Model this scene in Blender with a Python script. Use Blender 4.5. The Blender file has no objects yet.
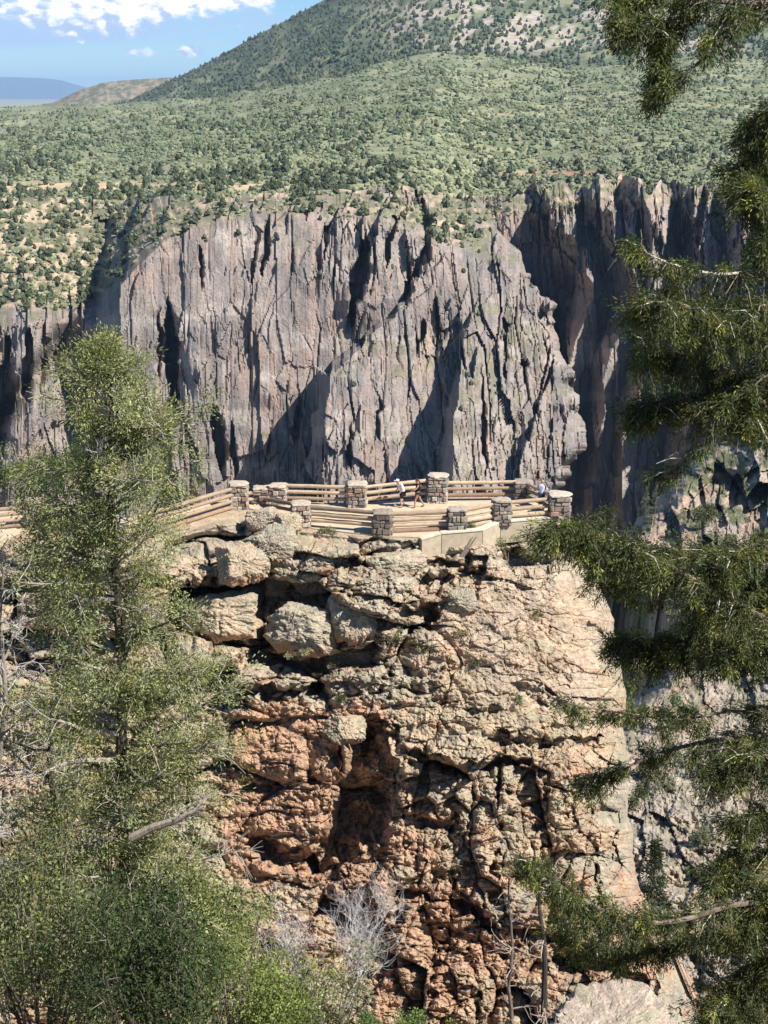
HAZE = True
import bpy, math
import numpy as np
from mathutils import Vector, Matrix

# ------------------------------------------------------------------ basics
SC = bpy.context.scene
COL = SC.collection
F = 1480.0                      # focal length in picture widths of 768
PITCH = math.atan(417.0 / F)    # horizon sits at row 95
CP, SP = math.cos(PITCH), math.sin(PITCH)
rng = np.random.default_rng(7)
R = math.radians

def P(px, py, Y):
    """world point at distance Y (world y) seen at a given picture direction"""
    px = np.asarray(px, float); py = np.asarray(py, float); Y = np.asarray(Y, float)
    u = (px - 384.0) / F; v = (512.0 - py) / F
    dy = CP + v * SP; dz = -SP + v * CP
    k = Y / dy
    return np.stack([u * k, Y + 0 * k, dz * k], -1)

def Yplane(py, z):
    v = (512.0 - np.asarray(py, float)) / F
    return z * (CP + v * SP) / (-SP + v * CP)

def PZ(px, py, z):
    return P(px, py, Yplane(py, z))

def ip(x, pts, k=1):
    a = np.array(pts, float)
    return np.interp(x, a[:, 0], a[:, k])

def sstep(a, b, x):
    t = np.clip((x - a) / (b - a), 0, 1)
    return t * t * (3 - 2 * t)

# ------------------------------------------------------------------ noise
def _h(ix, iy, iz, seed):
    h = (ix.astype(np.int64) * 374761393 + iy.astype(np.int64) * 668265263 + iz.astype(np.int64) * 2147483647 % 4294967296 + seed * 1274126177) & 0xFFFFFFFF
    h = ((h ^ (h >> 13)) * 1274126177) & 0xFFFFFFFF
    h = ((h ^ (h >> 16)) * 2246822519) & 0xFFFFFFFF
    return ((h ^ (h >> 15)) & 0xFFFFFF) / float(0xFFFFFF)

def vnoise(x, y, seed=0):
    ix = np.floor(x); iy = np.floor(y); fx = x - ix; fy = y - iy
    ux = fx * fx * fx * (fx * (fx * 6 - 15) + 10); uy = fy * fy * fy * (fy * (fy * 6 - 15) + 10)
    z = np.zeros_like(ix)
    a = _h(ix, iy, z, seed); b = _h(ix + 1, iy, z, seed); c = _h(ix, iy + 1, z, seed); d = _h(ix + 1, iy + 1, z, seed)
    return (a + (b - a) * ux) * (1 - uy) + (c + (d - c) * ux) * uy

def fbm(x, y, seed=0, oct=4, gain=.5):
    s = 0; amp = 1; tot = 0
    for o in range(oct):
        s = s + amp * vnoise(x * 2 ** o + 17.3 * o, y * 2 ** o - 9.1 * o, seed + o)
        tot += amp; amp *= gain
    return s / tot

def worley(x, y, seed=0, jit=.85):
    ix = np.floor(x); iy = np.floor(y)
    f1 = np.full(x.shape, 9.); f2 = np.full(x.shape, 9.); idh = np.zeros(x.shape); ox = np.zeros(x.shape); oy = np.zeros(x.shape)
    z = np.zeros_like(ix)
    for dx in (-1, 0, 1):
        for dy in (-1, 0, 1):
            cx = ix + dx; cy = iy + dy
            qx = cx + .5 + jit * (_h(cx, cy, z, seed) - .5); qy = cy + .5 + jit * (_h(cx, cy, z + 1, seed) - .5)
            d = np.sqrt((x - qx) ** 2 + (y - qy) ** 2)
            c = d < f1
            f2 = np.where(c, f1, np.minimum(f2, d))
            f1 = np.where(c, d, f1)
            idh = np.where(c, _h(cx, cy, z + 2, seed), idh)
            ox = np.where(c, x - qx, ox); oy = np.where(c, y - qy, oy)
    return f1, f2, idh, ox, oy

def snap(px, py, sx, sy, seed, k):
    """pull coordinates towards the centres of irregular cells, so that what is built on them breaks into flat blocks"""
    f1, f2, idh, ox, oy = worley(px / sx, py / sy, seed)
    return px - k * ox * sx, py - k * oy * sy

def rnd3(idh, k):
    return np.modf(idh * (97.13 + 31.7 * k) + .37 * k)[0]

# ------------------------------------------------------------------ mesh / object helpers
def mesh_np(name, V, Fq, mat=None, colors=None, smooth=False, Ft=None):
    """mesh from numpy: V (n,3), Fq (m,4) quads and / or Ft (m,3) triangles, colors (n,3)"""
    me = bpy.data.meshes.new(name)
    V = np.asarray(V, np.float32)
    nq = 0 if Fq is None else len(Fq); nt = 0 if Ft is None else len(Ft)
    me.vertices.add(len(V)); me.vertices.foreach_set('co', V.ravel())
    loops = []
    if nq: loops.append(np.asarray(Fq, np.int32).ravel())
    if nt: loops.append(np.asarray(Ft, np.int32).ravel())
    loops = np.concatenate(loops)
    me.loops.add(len(loops)); me.loops.foreach_set('vertex_index', loops)
    starts = np.concatenate([np.arange(nq) * 4, nq * 4 + np.arange(nt) * 3]).astype(np.int32)
    me.polygons.add(nq + nt); me.polygons.foreach_set('loop_start', starts)
    me.polygons.foreach_set('use_smooth', np.full(nq + nt, smooth))
    me.update(calc_edges=True)
    if colors is not None:
        a = me.color_attributes.new('col', 'FLOAT_COLOR', 'POINT')
        c = np.ones((len(V), 4), np.float32); c[:, :3] = colors
        a.data.foreach_set('color', c.ravel())
    if mat: me.materials.append(mat)
    return me

def link(name, me, parent=None, loc=None):
    o = bpy.data.objects.new(name, me); COL.objects.link(o)
    if parent is not None: o.parent = parent
    if loc is not None: o.location = loc
    return o

def tag(o, label=None, cat=None, group=None, kind=None):
    if label: o['label'] = label
    if cat: o['category'] = cat
    if group: o['group'] = group
    if kind: o['kind'] = kind
    return o

def empty(name, loc, label, cat, group=None, rz=0):
    o = bpy.data.objects.new(name, None); COL.objects.link(o)
    o.location = [float(c) for c in loc]; o.rotation_euler = (0, 0, rz); o.empty_display_size = .2
    return tag(o, label, cat, group)

def gridfaces(nr, nc):
    i = np.arange(nr * nc).reshape(nr, nc)
    return np.stack([i[:-1, :-1], i[1:, :-1], i[1:, 1:], i[:-1, 1:]], -1).reshape(-1, 4)

class MB:
    """collects shapes into one mesh"""
    def __init__(s): s.v = []; s.q = []; s.t = []; s.c = []; s.n = 0
    def add(s, V, q=None, t=None, col=None):
        V = np.asarray(V, float).reshape(-1, 3)
        if q is not None and len(q): s.q.append(np.asarray(q) + s.n)
        if t is not None and len(t): s.t.append(np.asarray(t) + s.n)
        s.v.append(V); s.n += len(V)
        c = np.ones((len(V), 3)) if col is None else np.broadcast_to(np.asarray(col, float), (len(V), 3))
        s.c.append(c)
    def tube(s, pts, rad, k=6, col=None, cap=True):
        pts = np.asarray(pts, float); n = len(pts); rad = np.broadcast_to(np.asarray(rad, float), (n,))
        T = np.gradient(pts, axis=0); T /= np.linalg.norm(T, axis=1)[:, None] + 1e-9
        ref = np.array([.31, .17, .93]) if abs(T[0] @ [.31, .17, .93]) < .9 else np.array([1., 0, 0])
        A = np.cross(T, ref); A /= np.linalg.norm(A, axis=1)[:, None] + 1e-9
        B = np.cross(T, A)
        an = np.arange(k) * 2 * math.pi / k
        ring = pts[:, None] + rad[:, None, None] * (np.cos(an)[None, :, None] * A[:, None] + np.sin(an)[None, :, None] * B[:, None])
        i = np.arange(n * k).reshape(n, k); j = np.roll(i, -1, 1)
        q = np.stack([i[:-1], j[:-1], j[1:], i[1:]], -1).reshape(-1, 4)
        V = ring.reshape(-1, 3); t = None
        if cap:
            V = np.concatenate([V, pts[:1], pts[-1:]])
            t = [(n * k, j[0, m], i[0, m]) for m in range(k)] + [(n * k + 1, i[-1, m], j[-1, m]) for m in range(k)]
        s.add(V, q, t, col)
    def build(s, name, mat, parent=None, smooth=False, loc=None, colors=True):
        V = np.concatenate(s.v)
        me = mesh_np(name, V, np.concatenate(s.q) if s.q else None, mat, np.concatenate(s.c) if colors else None, smooth, np.concatenate(s.t) if s.t else None)
        return link(name, me, parent, loc)

# ------------------------------------------------------------------ materials
def mat_new(name):
    m = bpy.data.materials.new(name); m.use_nodes = True
    nt = m.node_tree; b = nt.nodes['Principled BSDF']
    b.inputs['Roughness'].default_value = .9
    b.inputs['Specular IOR Level'].default_value = .2
    return m, nt, b

def nmix(nt, blend, fac, a, b):
    n = nt.nodes.new('ShaderNodeMix'); n.data_type = 'RGBA'; n.blend_type = blend
    for s, v in ((n.inputs[0], fac), (n.inputs[6], a), (n.inputs[7], b)):
        if hasattr(v, 'links'): nt.links.new(v, s)
        elif isinstance(v, (int, float)): s.default_value = v
        else: s.default_value = (*v, 1)
    return n.outputs[2]

def nnoise(nt, scale, detail=4, rough=.6, stretch=(1, 1, 1), coord='Object', kind='noise'):
    tc = nt.nodes.new('ShaderNodeTexCoord'); mp = nt.nodes.new('ShaderNodeMapping'); mp.inputs['Scale'].default_value = stretch
    nt.links.new(tc.outputs[coord], mp.inputs[0])
    n = nt.nodes.new('ShaderNodeTexNoise'); n.inputs['Scale'].default_value = scale; n.inputs['Detail'].default_value = detail; n.inputs['Roughness'].default_value = rough
    nt.links.new(mp.outputs[0], n.inputs['Vector'])
    return n.outputs['Fac']

def nramp(nt, src, stops):
    r = nt.nodes.new('ShaderNodeValToRGB'); nt.links.new(src, r.inputs[0])
    el = r.color_ramp.elements
    while len(el) < len(stops): el.new(.5)
    for e, (p, c) in zip(el, stops):
        e.position = p; e.color = (*c, 1) if not isinstance(c, (int, float)) else (c, c, c, 1)
    return r.outputs[0]

def nbump(nt, bsdf, h, strength, dist):
    b = nt.nodes.new('ShaderNodeBump'); b.inputs['Strength'].default_value = strength; b.inputs['Distance'].default_value = dist
    nt.links.new(h, b.inputs['Height']); nt.links.new(b.outputs[0], bsdf.inputs['Normal'])

def rock_mat(name, scale, stretch, lo, hi, bump, dist, fine):
    """vertex colour times two scales of mottling, with bump"""
    m, nt, b = mat_new(name)
    a = nt.nodes.new('ShaderNodeVertexColor'); a.layer_name = 'col'
    n1 = nnoise(nt, scale, 6, .65, stretch)
    n2 = nnoise(nt, fine, 3, .7, (1, 1, 1))
    c = nmix(nt, 'MULTIPLY', 1., a.outputs[0], nramp(nt, n1, [(.3, lo), (.7, hi)]))
    c = nmix(nt, 'MULTIPLY', 1., c, nramp(nt, n2, [(.3, .72), (.68, 1.2)]))
    nt.links.new(c, b.inputs['Base Color'])
    ad = nt.nodes.new('ShaderNodeMath'); ad.operation = 'ADD'; nt.links.new(n1, ad.inputs[0]); nt.links.new(n2, ad.inputs[1])
    nbump(nt, b, ad.outputs[0], bump, dist)
    return m

def vcol_mat(name, lo=.75, hi=1.2, scale=3., rough=.9, bump=0, dist=.02, stretch=(1, 1, 1), spec=.2):
    m, nt, b = mat_new(name)
    a = nt.nodes.new('ShaderNodeVertexColor'); a.layer_name = 'col'
    n1 = nnoise(nt, scale, 4, .6, stretch)
    c = nmix(nt, 'MULTIPLY', 1., a.outputs[0], nramp(nt, n1, [(.3, lo), (.7, hi)]))
    nt.links.new(c, b.inputs['Base Color']); b.inputs['Roughness'].default_value = rough; b.inputs['Specular IOR Level'].default_value = spec
    if bump: nbump(nt, b, n1, bump, dist)
    return m

def leaf_mat(name, trans=.25):
    m, nt, b = mat_new(name)
    a = nt.nodes.new('ShaderNodeVertexColor'); a.layer_name = 'col'
    nt.links.new(a.outputs[0], b.inputs['Base Color']); b.inputs['Roughness'].default_value = .75
    b.inputs['Specular IOR Level'].default_value = .25
    t = nt.nodes.new('ShaderNodeBsdfTranslucent')
    g = nmix(nt, 'MULTIPLY', 1., a.outputs[0], (1.1, 1.25, .5)); nt.links.new(g, t.inputs['Color'])
    mx = nt.nodes.new('ShaderNodeMixShader'); mx.inputs[0].default_value = trans
    out = nt.nodes['Material Output']
    nt.links.new(b.outputs[0], mx.inputs[1]); nt.links.new(t.outputs[0], mx.inputs[2]); nt.links.new(mx.outputs[0], out.inputs[0])
    return m

# ------------------------------------------------------------------ camera, sun, sky
cd = bpy.data.cameras.new('camera'); cam = bpy.data.objects.new('camera', cd); COL.objects.link(cam)
cd.sensor_fit = 'VERTICAL'; cd.sensor_height = 24; cd.lens = 24 * F / 1024
cd.clip_start = .1; cd.clip_end = 80000
cam.rotation_euler = (math.pi / 2 - PITCH, 0, 0)
SC.camera = cam

SUN_EL, SUN_AZ = R(46), R(119)          # azimuth clockwise from the view direction
sd = Vector((math.sin(SUN_AZ) * math.cos(SUN_EL), math.cos(SUN_AZ) * math.cos(SUN_EL), math.sin(SUN_EL)))
sl = bpy.data.lights.new('sun', 'SUN'); sl.energy = 5.0; sl.angle = R(.53); sl.color = (1, .95, .87)
so = bpy.data.objects.new('sun', sl); COL.objects.link(so); so.rotation_euler = sd.to_track_quat('Z', 'Y').to_euler(); so.location = (40, -40, 60)

W = bpy.data.worlds.new('World'); SC.world = W; W.use_nodes = True
nt = W.node_tree; bg = nt.nodes['Background']; bg.inputs['Strength'].default_value = .05
sky = nt.nodes.new('ShaderNodeTexSky'); sky.sky_type = 'NISHITA'; sky.sun_disc = False
sky.sun_elevation = SUN_EL; sky.sun_rotation = SUN_AZ; sky.altitude = 2400; sky.air_density = 1.; sky.dust_density = .4; sky.ozone_density = 1.5
# cumulus: noise over azimuth / elevation, bright heads over grey-blue flat bases
tc = nt.nodes.new('ShaderNodeTexCoord'); sx = nt.nodes.new('ShaderNodeSeparateXYZ'); nt.links.new(tc.outputs['Generated'], sx.inputs[0])
def M(op, a, b=None, c=None):
    n = nt.nodes.new('ShaderNodeMath'); n.operation = op
    for i, v in enumerate((a, b, c)):
        if v is None: continue
        if isinstance(v, (int, float)): n.inputs[i].default_value = v
        else: nt.links.new(v, n.inputs[i])
    return n.outputs[0]
az = M('ARCTAN2', sx.outputs[0], sx.outputs[1]); el = sx.outputs[2]
def cloudnoise(scx, scz, detail, off):
    cb = nt.nodes.new('ShaderNodeCombineXYZ'); nt.links.new(M('MULTIPLY', az, scx), cb.inputs[0]); nt.links.new(M('MULTIPLY', el, scz), cb.inputs[1]); cb.inputs[2].default_value = off
    n = nt.nodes.new('ShaderNodeTexNoise'); n.inputs['Scale'].default_value = 1; n.inputs['Detail'].default_value = detail; n.inputs['Roughness'].default_value = .62
    nt.links.new(cb.outputs[0], n.inputs['Vector']); return n.outputs['Fac']
def MR(v, a, b, c, d):
    n = nt.nodes.new('ShaderNodeMapRange'); n.interpolation_type = 'SMOOTHSTEP'
    nt.links.new(v, n.inputs[0]); n.inputs[1].default_value = a; n.inputs[2].default_value = b; n.inputs[3].default_value = c; n.inputs[4].default_value = d
    return n.outputs[0]
def puff(a0, e0, wa, we, k):
    """soft bump centred on an azimuth and an elevation of the sky"""
    da = M('DIVIDE', M('SUBTRACT', az, a0), wa); de = M('DIVIDE', M('SUBTRACT', el, e0), we)
    return M('MULTIPLY', M('EXPONENT', M('MULTIPLY', M('ADD', M('MULTIPLY', da, da), M('MULTIPLY', de, de)), -1.)), k)
na = cloudnoise(34, 62, 9, 1.3)
wide = cloudnoise(9, 40, 6, 4.2)
bump = M('ADD', M('ADD', puff(-.19, .0545, .085, .0205, .52), puff(-.115, .059, .06, .008, .50)), puff(-.05, .085, .2, .012, .3))
nb = cloudnoise(95, 150, 7, 2.7)
small = M('ADD', M('SUBTRACT', nb, .5), M('ADD', puff(-.157, .0262, .011, .0042, .50), M('ADD', puff(-.126, .0275, .012, .0052, .55), puff(-.19, .032, .02, .003, .36))))
big_ = M('ADD', M('MULTIPLY', M('SUBTRACT', na, .5), 1.1), M('ADD', M('MULTIPLY', M('SUBTRACT', nb, .5), .8), bump))
dens = M('MAXIMUM', big_, small)
cov = MR(dens, .20, .52, 0, 1)
# thin grey shelf below the heads
shelf = M('MULTIPLY', MR(M('ADD', wide, puff(-.225, .044, .09, .014, .5)), .50, .85, 0, .8), MR(el, .022, .034, 0, 1))
def shifted(da, de):
    cb = nt.nodes.new('ShaderNodeCombineXYZ'); nt.links.new(M('MULTIPLY', M('ADD', az, da), 70), cb.inputs[0]); nt.links.new(M('MULTIPLY', M('ADD', el, de), 110), cb.inputs[1]); cb.inputs[2].default_value = 8.1
    n = nt.nodes.new('ShaderNodeTexNoise'); n.inputs['Scale'].default_value = 1; n.inputs['Detail'].default_value = 5; n.inputs['Roughness'].default_value = .55
    nt.links.new(cb.outputs[0], n.inputs['Vector']); return n.outputs['Fac']
# heads are brighter on the side turned to the sun
head = M('ADD', M('MULTIPLY', M('SUBTRACT', shifted(0, 0), shifted(.0035, .0028)), 2.6), .5)
lit = MR(M('ADD', M('ADD', M('MULTIPLY', head, .9), M('MULTIPLY', dens, .35)), MR(el, .030, .060, -.18, .12)), .30, .80, 0, 1)
def C(col):
    n = nt.nodes.new('ShaderNodeRGB'); n.outputs[0].default_value = (*col, 1); return n.outputs[0]
def cmix(f, a, b):
    n = nt.nodes.new('ShaderNodeMix'); n.data_type = 'RGBA'
    nt.links.new(f, n.inputs[0]); nt.links.new(a, n.inputs[6]); nt.links.new(b, n.inputs[7]); return n.outputs[2]
cloudcol = cmix(lit, C((6.6, 8.2, 11.0)), C((15, 14.9, 15)))
skc = nmix(nt, 'MULTIPLY', 1., sky.outputs[0], (.94, 1.24, 1.50))
s1 = cmix(shelf, skc, C((6.0, 8.0, 11.6)))
s2 = cmix(cov, s1, cloudcol)
nt.links.new(s2, bg.inputs['Color'])

SC.view_settings.view_transform = 'Standard'; SC.view_settings.look = 'None'; SC.view_settings.gamma = 1; SC.view_settings.exposure = 0.80
SC.view_settings.use_curve_mapping = False
SC.render.engine = 'CYCLES'
cy = SC.cycles
cy.max_bounces = 5; cy.diffuse_bounces = 1; cy.glossy_bounces = 2; cy.transmission_bounces = 3; cy.transparent_max_bounces = 8; cy.volume_bounces = 0
cy.use_denoising = True
cy.caustics_reflective = False; cy.caustics_refractive = False
cy.sample_clamp_indirect = 6
# ------------------------------------------------------------------ far canyon side, one sheet of rock
def prow(px, py, pts, aL, aR):
    a = np.array(pts, float)
    ex = np.interp(py, a[:, 0], a[:, 1]); eD = np.interp(py, a[:, 0], a[:, 2])
    dx = px - ex
    return eD + np.where(dx < 0, -dx * aL, dx * aR)
def smin(a, b, k):
    h = np.clip(.5 + .5 * (b - a) / k, 0, 1)
    return b * (1 - h) + a * h - k * h * (1 - h)

cx = np.arange(-70, 842, 1.15); cyy = np.arange(184, 720, 1.12)
gx, gy = np.meshgrid(cx, cyy)
RIM = [(-80, 196), (0, 198), (60, 198), (140, 200), (175, 196), (220, 194), (300, 192), (370, 188), (405, 186), (430, 190), (480, 196), (520, 192), (560, 188), (600, 184), (650, 184), (700, 186), (740, 186), (850, 188)]
# warp the grid so that its first row follows the rim
rim = ip(gx, RIM) + 6 * (fbm(gx / 18, gx * 0, 3, 3) - .5) + sstep(470, 500, gx) * (22 * (fbm(gx / 13, gx * 0 + 4, 4, 2) - .5) + 9 * (np.round(3 * fbm(gx / 9, gx * 0 + 8, 6, 1)) / 3 - .5))
gy = rim + (gy - 184) * (720 - rim) / (720 - 184)
# meandering of the joints
wx = gx + 2.5 * (fbm(gx / 25, gy / 120, 11, 3) - .5) * 2 - .10 * (gy - 330) * sstep(330, 420, gx)
wy = gy + 9 * (fbm(gx / 22, gy / 60, 12, 4) - .5) * 2
bx = wx
# the outlines of the ribs break in steps
wx, wy2 = snap(gx + 6 * (fbm(gx / 26, gy / 60, 14, 3) - .5), gy, 9., 34., 16, .85)
wx, wy2 = snap(wx, wy2, 24., 70., 17, .55)
sb = .22 + .6 * sstep(.40, .60, fbm(gx / 50, gy / 80, 19, 3)) + .25 * sstep(490, 520, gx)      # how splintered
sb = sb + .45 * np.exp(-((gx - 330) / 26.) ** 2 - ((gy - 410) / 80.) ** 2) + .3 * np.exp(-((gx - 380) / 40.) ** 2 - ((gy - 320) / 40.) ** 2)
sb = np.clip(sb * (1 - .55 * np.exp(-((gx - 262) / 60.) ** 2 - ((gy - 330) / 85.) ** 2)), 0, .9)
wx = gx + (wx - gx) * sb; wy = gy + (wy2 - gy) * sb * .30
D = prow(wx, wy, [(184, 165, 500), (222, 140, 466), (260, 128, 455), (320, 118, 447), (400, 112, 441), (566, 104, 428)], .9, .035)
P2 = prow(wx, wy, [(184, 478, 500), (262, 442, 459), (300, 408, 449), (340, 366, 440), (378, 330, 423), (480, 323, 402), (566, 320, 394)], 2.2, .06)
P3 = prow(wx, wy, [(184, 505, 500), (290, 480, 457), (320, 470, 443), (355, 462, 421), (400, 456, 401), (480, 451, 376), (566, 449, 366)], 3.0, .09)
PX = prow(wx, wy, [(184, 400, 520), (215, 388, 462), (300, 352, 450), (335, 358, 452), (345, 360, 470), (566, 360, 520)], .55, .10)
M1 = smin(smin(smin(D, P2, .5), P3, .5), PX, .5)
# right outline of the massif
sil = ip(wy, [(184, 470), (205, 480), (240, 502), (262, 518), (300, 545), (330, 551), (362, 560), (400, 574), (430, 584), (448, 578), (480, 560), (566, 520)]) + 16 * (fbm(gx * 0 + 3, gy / 16, 21, 4) - .5)
M1 = M1 + 34 * np.clip(.35 * gx + .65 * wx - sil, 0, None) + 10 * (1 - np.sqrt(1 - np.clip(1 - (sil - wx) / 45, 0, 1) ** 2))
# top of the massif lies back into the plateau
lay = np.clip((ip(gx, [(-80, 190), (96, 330), (112, 296), (135, 268), (165, 240), (200, 222), (250, 210), (330, 212), (390, 222), (440, 250), (480, 258), (520, 262)]) - gy), 0, None)
M1 = M1 + lay * 1.1
# right-hand wall: saw-tooth ribs whose long faces look away from the sun
E = 680 + 0 * gx
for pts, aL, aR in (
    ([(184, 512, 650), (230, 505, 640), (566, 500, 620)], .5, .3),
    ([(184, 545, 630), (215, 550, 618), (250, 572, 606), (292, 592, 596), (340, 577, 588), (470, 560, 570), (566, 540, 555)], 1.7, .8),
    ([(184, 598, 612), (235, 618, 596), (300, 640, 580), (350, 612, 572), (420, 600, 565), (566, 585, 545)], 1.7, .8),
    ([(184, 640, 600), (240, 660, 582), (330, 652, 566), (420, 630, 552), (566, 615, 530)], 1.7, .8),
    ([(184, 695, 585), (250, 705, 566), (420, 690, 540), (566, 670, 510)], 1.5, .8),
    ([(184, 738, 565), (250, 748, 548), (420, 735, 520), (566, 720, 490)], 1.4, .7),
    ([(184, 800, 545), (566, 780, 470)], 1.4, .7)):
    E = smin(E, prow(wx, wy, pts, aL, aR), .6)
E = E + 1.0 * np.clip(ip(gx, [(480, 216), (560, 206), (620, 198), (850, 196)]) - gy, 0, None)
# hillside and cliffs on the left
L = ip(gy, [(184, 640), (200, 600), (260, 535), (300, 508), (330, 486), (350, 470), (470, 440), (566, 424)]) + .12 * (gx - 60) + 14 * (fbm(gx / 50, gy / 40, 31, 3) - .5)
L = smin(L, prow(wx, wy, [(184, 20, 660), (295, 40, 490), (320, 36, 452), (470, 34, 428), (566, 34, 420)], .12, 1.0), 3.)
L = L + 24 * np.exp(-((gx - (112 - (gy - 290) * .9)) / 13.) ** 2) * sstep(270, 300, gy)
G = np.minimum(np.minimum(M1, E), L + 60 * np.clip(gx - 150, 0, None))
isE = (E < np.minimum(M1, L)).astype(float)
cliffy = sstep(0, 14, gy - ip(gx, [(-80, 300), (58, 300), (80, 300), (112, 280), (135, 256), (165, 232), (200, 216), (250, 206), (330, 206), (390, 212), (440, 236), (480, 240), (500, 205), (850, 192)]))
left = sstep(118, 96, gx)

# joint blocks: tall cells at three sizes, each with its own set-back and tilt
relief = 0
jx = bx
for sx_, sy_, amp, seed in ((46, 150, 6.5, 41), (21, 84, 2.7, 42), (9, 40, .9, 43), (4.4, 17, .42, 44)):
    f1, f2, idh, ox, oy = worley(jx / sx_ + .12 * vnoise(jx / sx_, wy / 60, seed + 5), wy / sy_ + 2.0 * rnd3(_h(np.floor(jx / sx_), wx * 0, wx * 0, seed), 1), seed)
    flat = (rnd3(idh, 1) - .5) + (rnd3(idh, 2) - .35) * ox * .9 + (rnd3(idh, 3) - .7) * oy * .8
    vert = sstep(.42, .8, np.abs(ox) / (np.abs(ox) + np.abs(oy) + 1e-6))
    crack = np.exp(-((f2 - f1) / .09) ** 2) * (.06 + vert * 1.5 * sstep(.42, .62, fbm(gx / (3 * sx_), gy / (2 * sy_), seed + 9, 3)))
    relief = relief + amp * (flat + .85 * crack * (seed != 41))
amount = fbm(gx / 75, gy / 110, 51, 3)
k1 = .30 + 1.35 * sstep(.42, .68, amount)
# the calm slabs of the big face, the splintered ends
k1 = k1 * (1 - .6 * np.exp(-((gx - 255) / 55.) ** 2 - ((gy - 320) / 75.) ** 2)) + .25 * sstep(320, 345, gx) * sstep(300, 330, gy)
for sx_, sy_, amp, seed in ((40, 110, 17., 45), (17, 52, 8., 46), (7, 24, 3., 47)):
    f1, f2, idh, ox, oy = worley(bx / sx_ + .5 * vnoise(bx / sx_, wy / 30, seed + 5), wy / sy_, seed)
    G = G + isE * amp * ((rnd3(idh, 1) - .5) + (rnd3(idh, 2) - .5) * ox * 1.4 + (rnd3(idh, 3) - .8) * oy) * sstep(0, 14, gy - rim)
k1 = np.clip(k1 + .5 * isE + .7 * left, .15, 2.6)
G = G + relief * k1 * (.55 + .45 * cliffy) * (1 - .6 * left * (1 - cliffy))
# long chimneys
cx_, cy_ = snap(gx, gy, 5., 20., 18, .9); cx_ = .6 * cx_ + .4 * gx; cy_ = .6 * cy_ + .4 * gy
for x0, y0, x1, y1, w, dd in ((168, 300, 176, 425, 4.5, 20), (158, 310, 161, 372, 3, 10), (214, 410, 222, 470, 5, 14), (396, 212, 386, 262, 3, 10), (368, 236, 350, 325, 5.5, 18), (300, 402, 296, 440, 2.5, 5), (268, 222, 263, 280, 2.2, 7), (256, 236, 252, 290, 1.8, 5), (330, 218, 324, 250, 2., 6), (430, 238, 404, 300, 4.5, 13), (232, 430, 236, 470, 2.6, 6), (426, 325, 414, 352, 3, 7), (503, 330, 506, 384, 2.4, 7), (482, 380, 486, 470, 2.2, 6), (522, 352, 524, 390, 2.4, 6), (200, 250, 203, 286, 1.8, 5), (30, 330, 26, 400, 4, 12), (8, 340, 4, 450, 5, 12), (46, 345, 40, 390, 3, 8), (418, 192, 424, 246, 7, 24), (404, 198, 396, 226, 4, 9), (352, 420, 350, 470, 2, 5), (378, 400, 380, 440, 1.8, 4)):
    t = np.clip((cy_ - y0) / (y1 - y0), 0, 1); xc = x0 + (x1 - x0) * t + 5 * (fbm(gx * 0 + x0, gy / 14, 61, 3) - .5)
    ww = w * (.75 + .6 * vnoise(gx * 0 + x1, gy / 16, 62)) * (.35 + .9 * np.sin(np.pi * np.clip(t, .05, .95)))
    G = G + dd * np.exp(-((cx_ - xc) / ww) ** 4) * sstep(y0 - 6, y0 + 8, cy_) * sstep(y1 + 8, y1 - 10, cy_)
G = G + 3.2 * (fbm(gx / 7, gy / 9, 71, 4) - .5) * (1 - cliffy)
CW = P(gx, gy, G)
nr, nc = gx.shape
# normals for the vegetated ledges
du = np.gradient(CW, axis=1); dv = np.gradient(CW, axis=0)
N = np.cross(dv, du); N /= np.linalg.norm(N, axis=2)[..., None] + 1e-9
N[N[..., 1] > 0] *= -1
up = N[..., 2]
base = np.array([.275, .232, .208]); pink = np.array([.295, .225, .192]); grey = np.array([.225, .202, .192]); pale = np.array([.35, .305, .268])
n1 = fbm(gx / 34, gy / 46, 81, 4); n2 = fbm(gx / 5, gy / 42, 82, 4); n3 = fbm(gx / 60, gy / 18, 83, 4)
def lerp(a, b, t): return a + (b - a) * t[..., None]
cc = lerp(np.broadcast_to(base, (*gx.shape, 3)), pink, sstep(.48, .66, n1))
cc = lerp(cc, grey * .8, .9 * sstep(.46, .66, n2)); cc = lerp(cc, pale, .7 * sstep(.54, .7, n3)); cc = lerp(cc, np.array([.31, .235, .195]), .6 * sstep(.58, .7, fbm(gx / 9, gy / 70, 87, 4)))
soil = np.array([.44, .345, .24]); brush = np.array([.17, .165, .10])
veg = np.clip(sstep(.62, .82, up) * sstep(.38, .55, fbm(gx / 16, gy / 10, 84, 4)) + .0, 0, 1)
cc = lerp(cc, brush, .75 * veg)
slope = (1 - cliffy)
cs = lerp(np.broadcast_to(soil, cc.shape), brush, sstep(.36, .52, fbm(gx / 9, gy / 5, 85, 4)))
cc = lerp(cc, cs, slope * np.clip(.25 + 1.0 * left + .6 * sstep(.45, .6, fbm(gx / 20, gy / 12, 86, 3)), 0, 1))
rocky = rock_mat('canyon_rock', .16, (1, 1, .22), .74, 1.2, .5, .6, 1.4)
Vc = CW.reshape(-1, 3); Fc = gridfaces(nr, nc)
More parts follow.
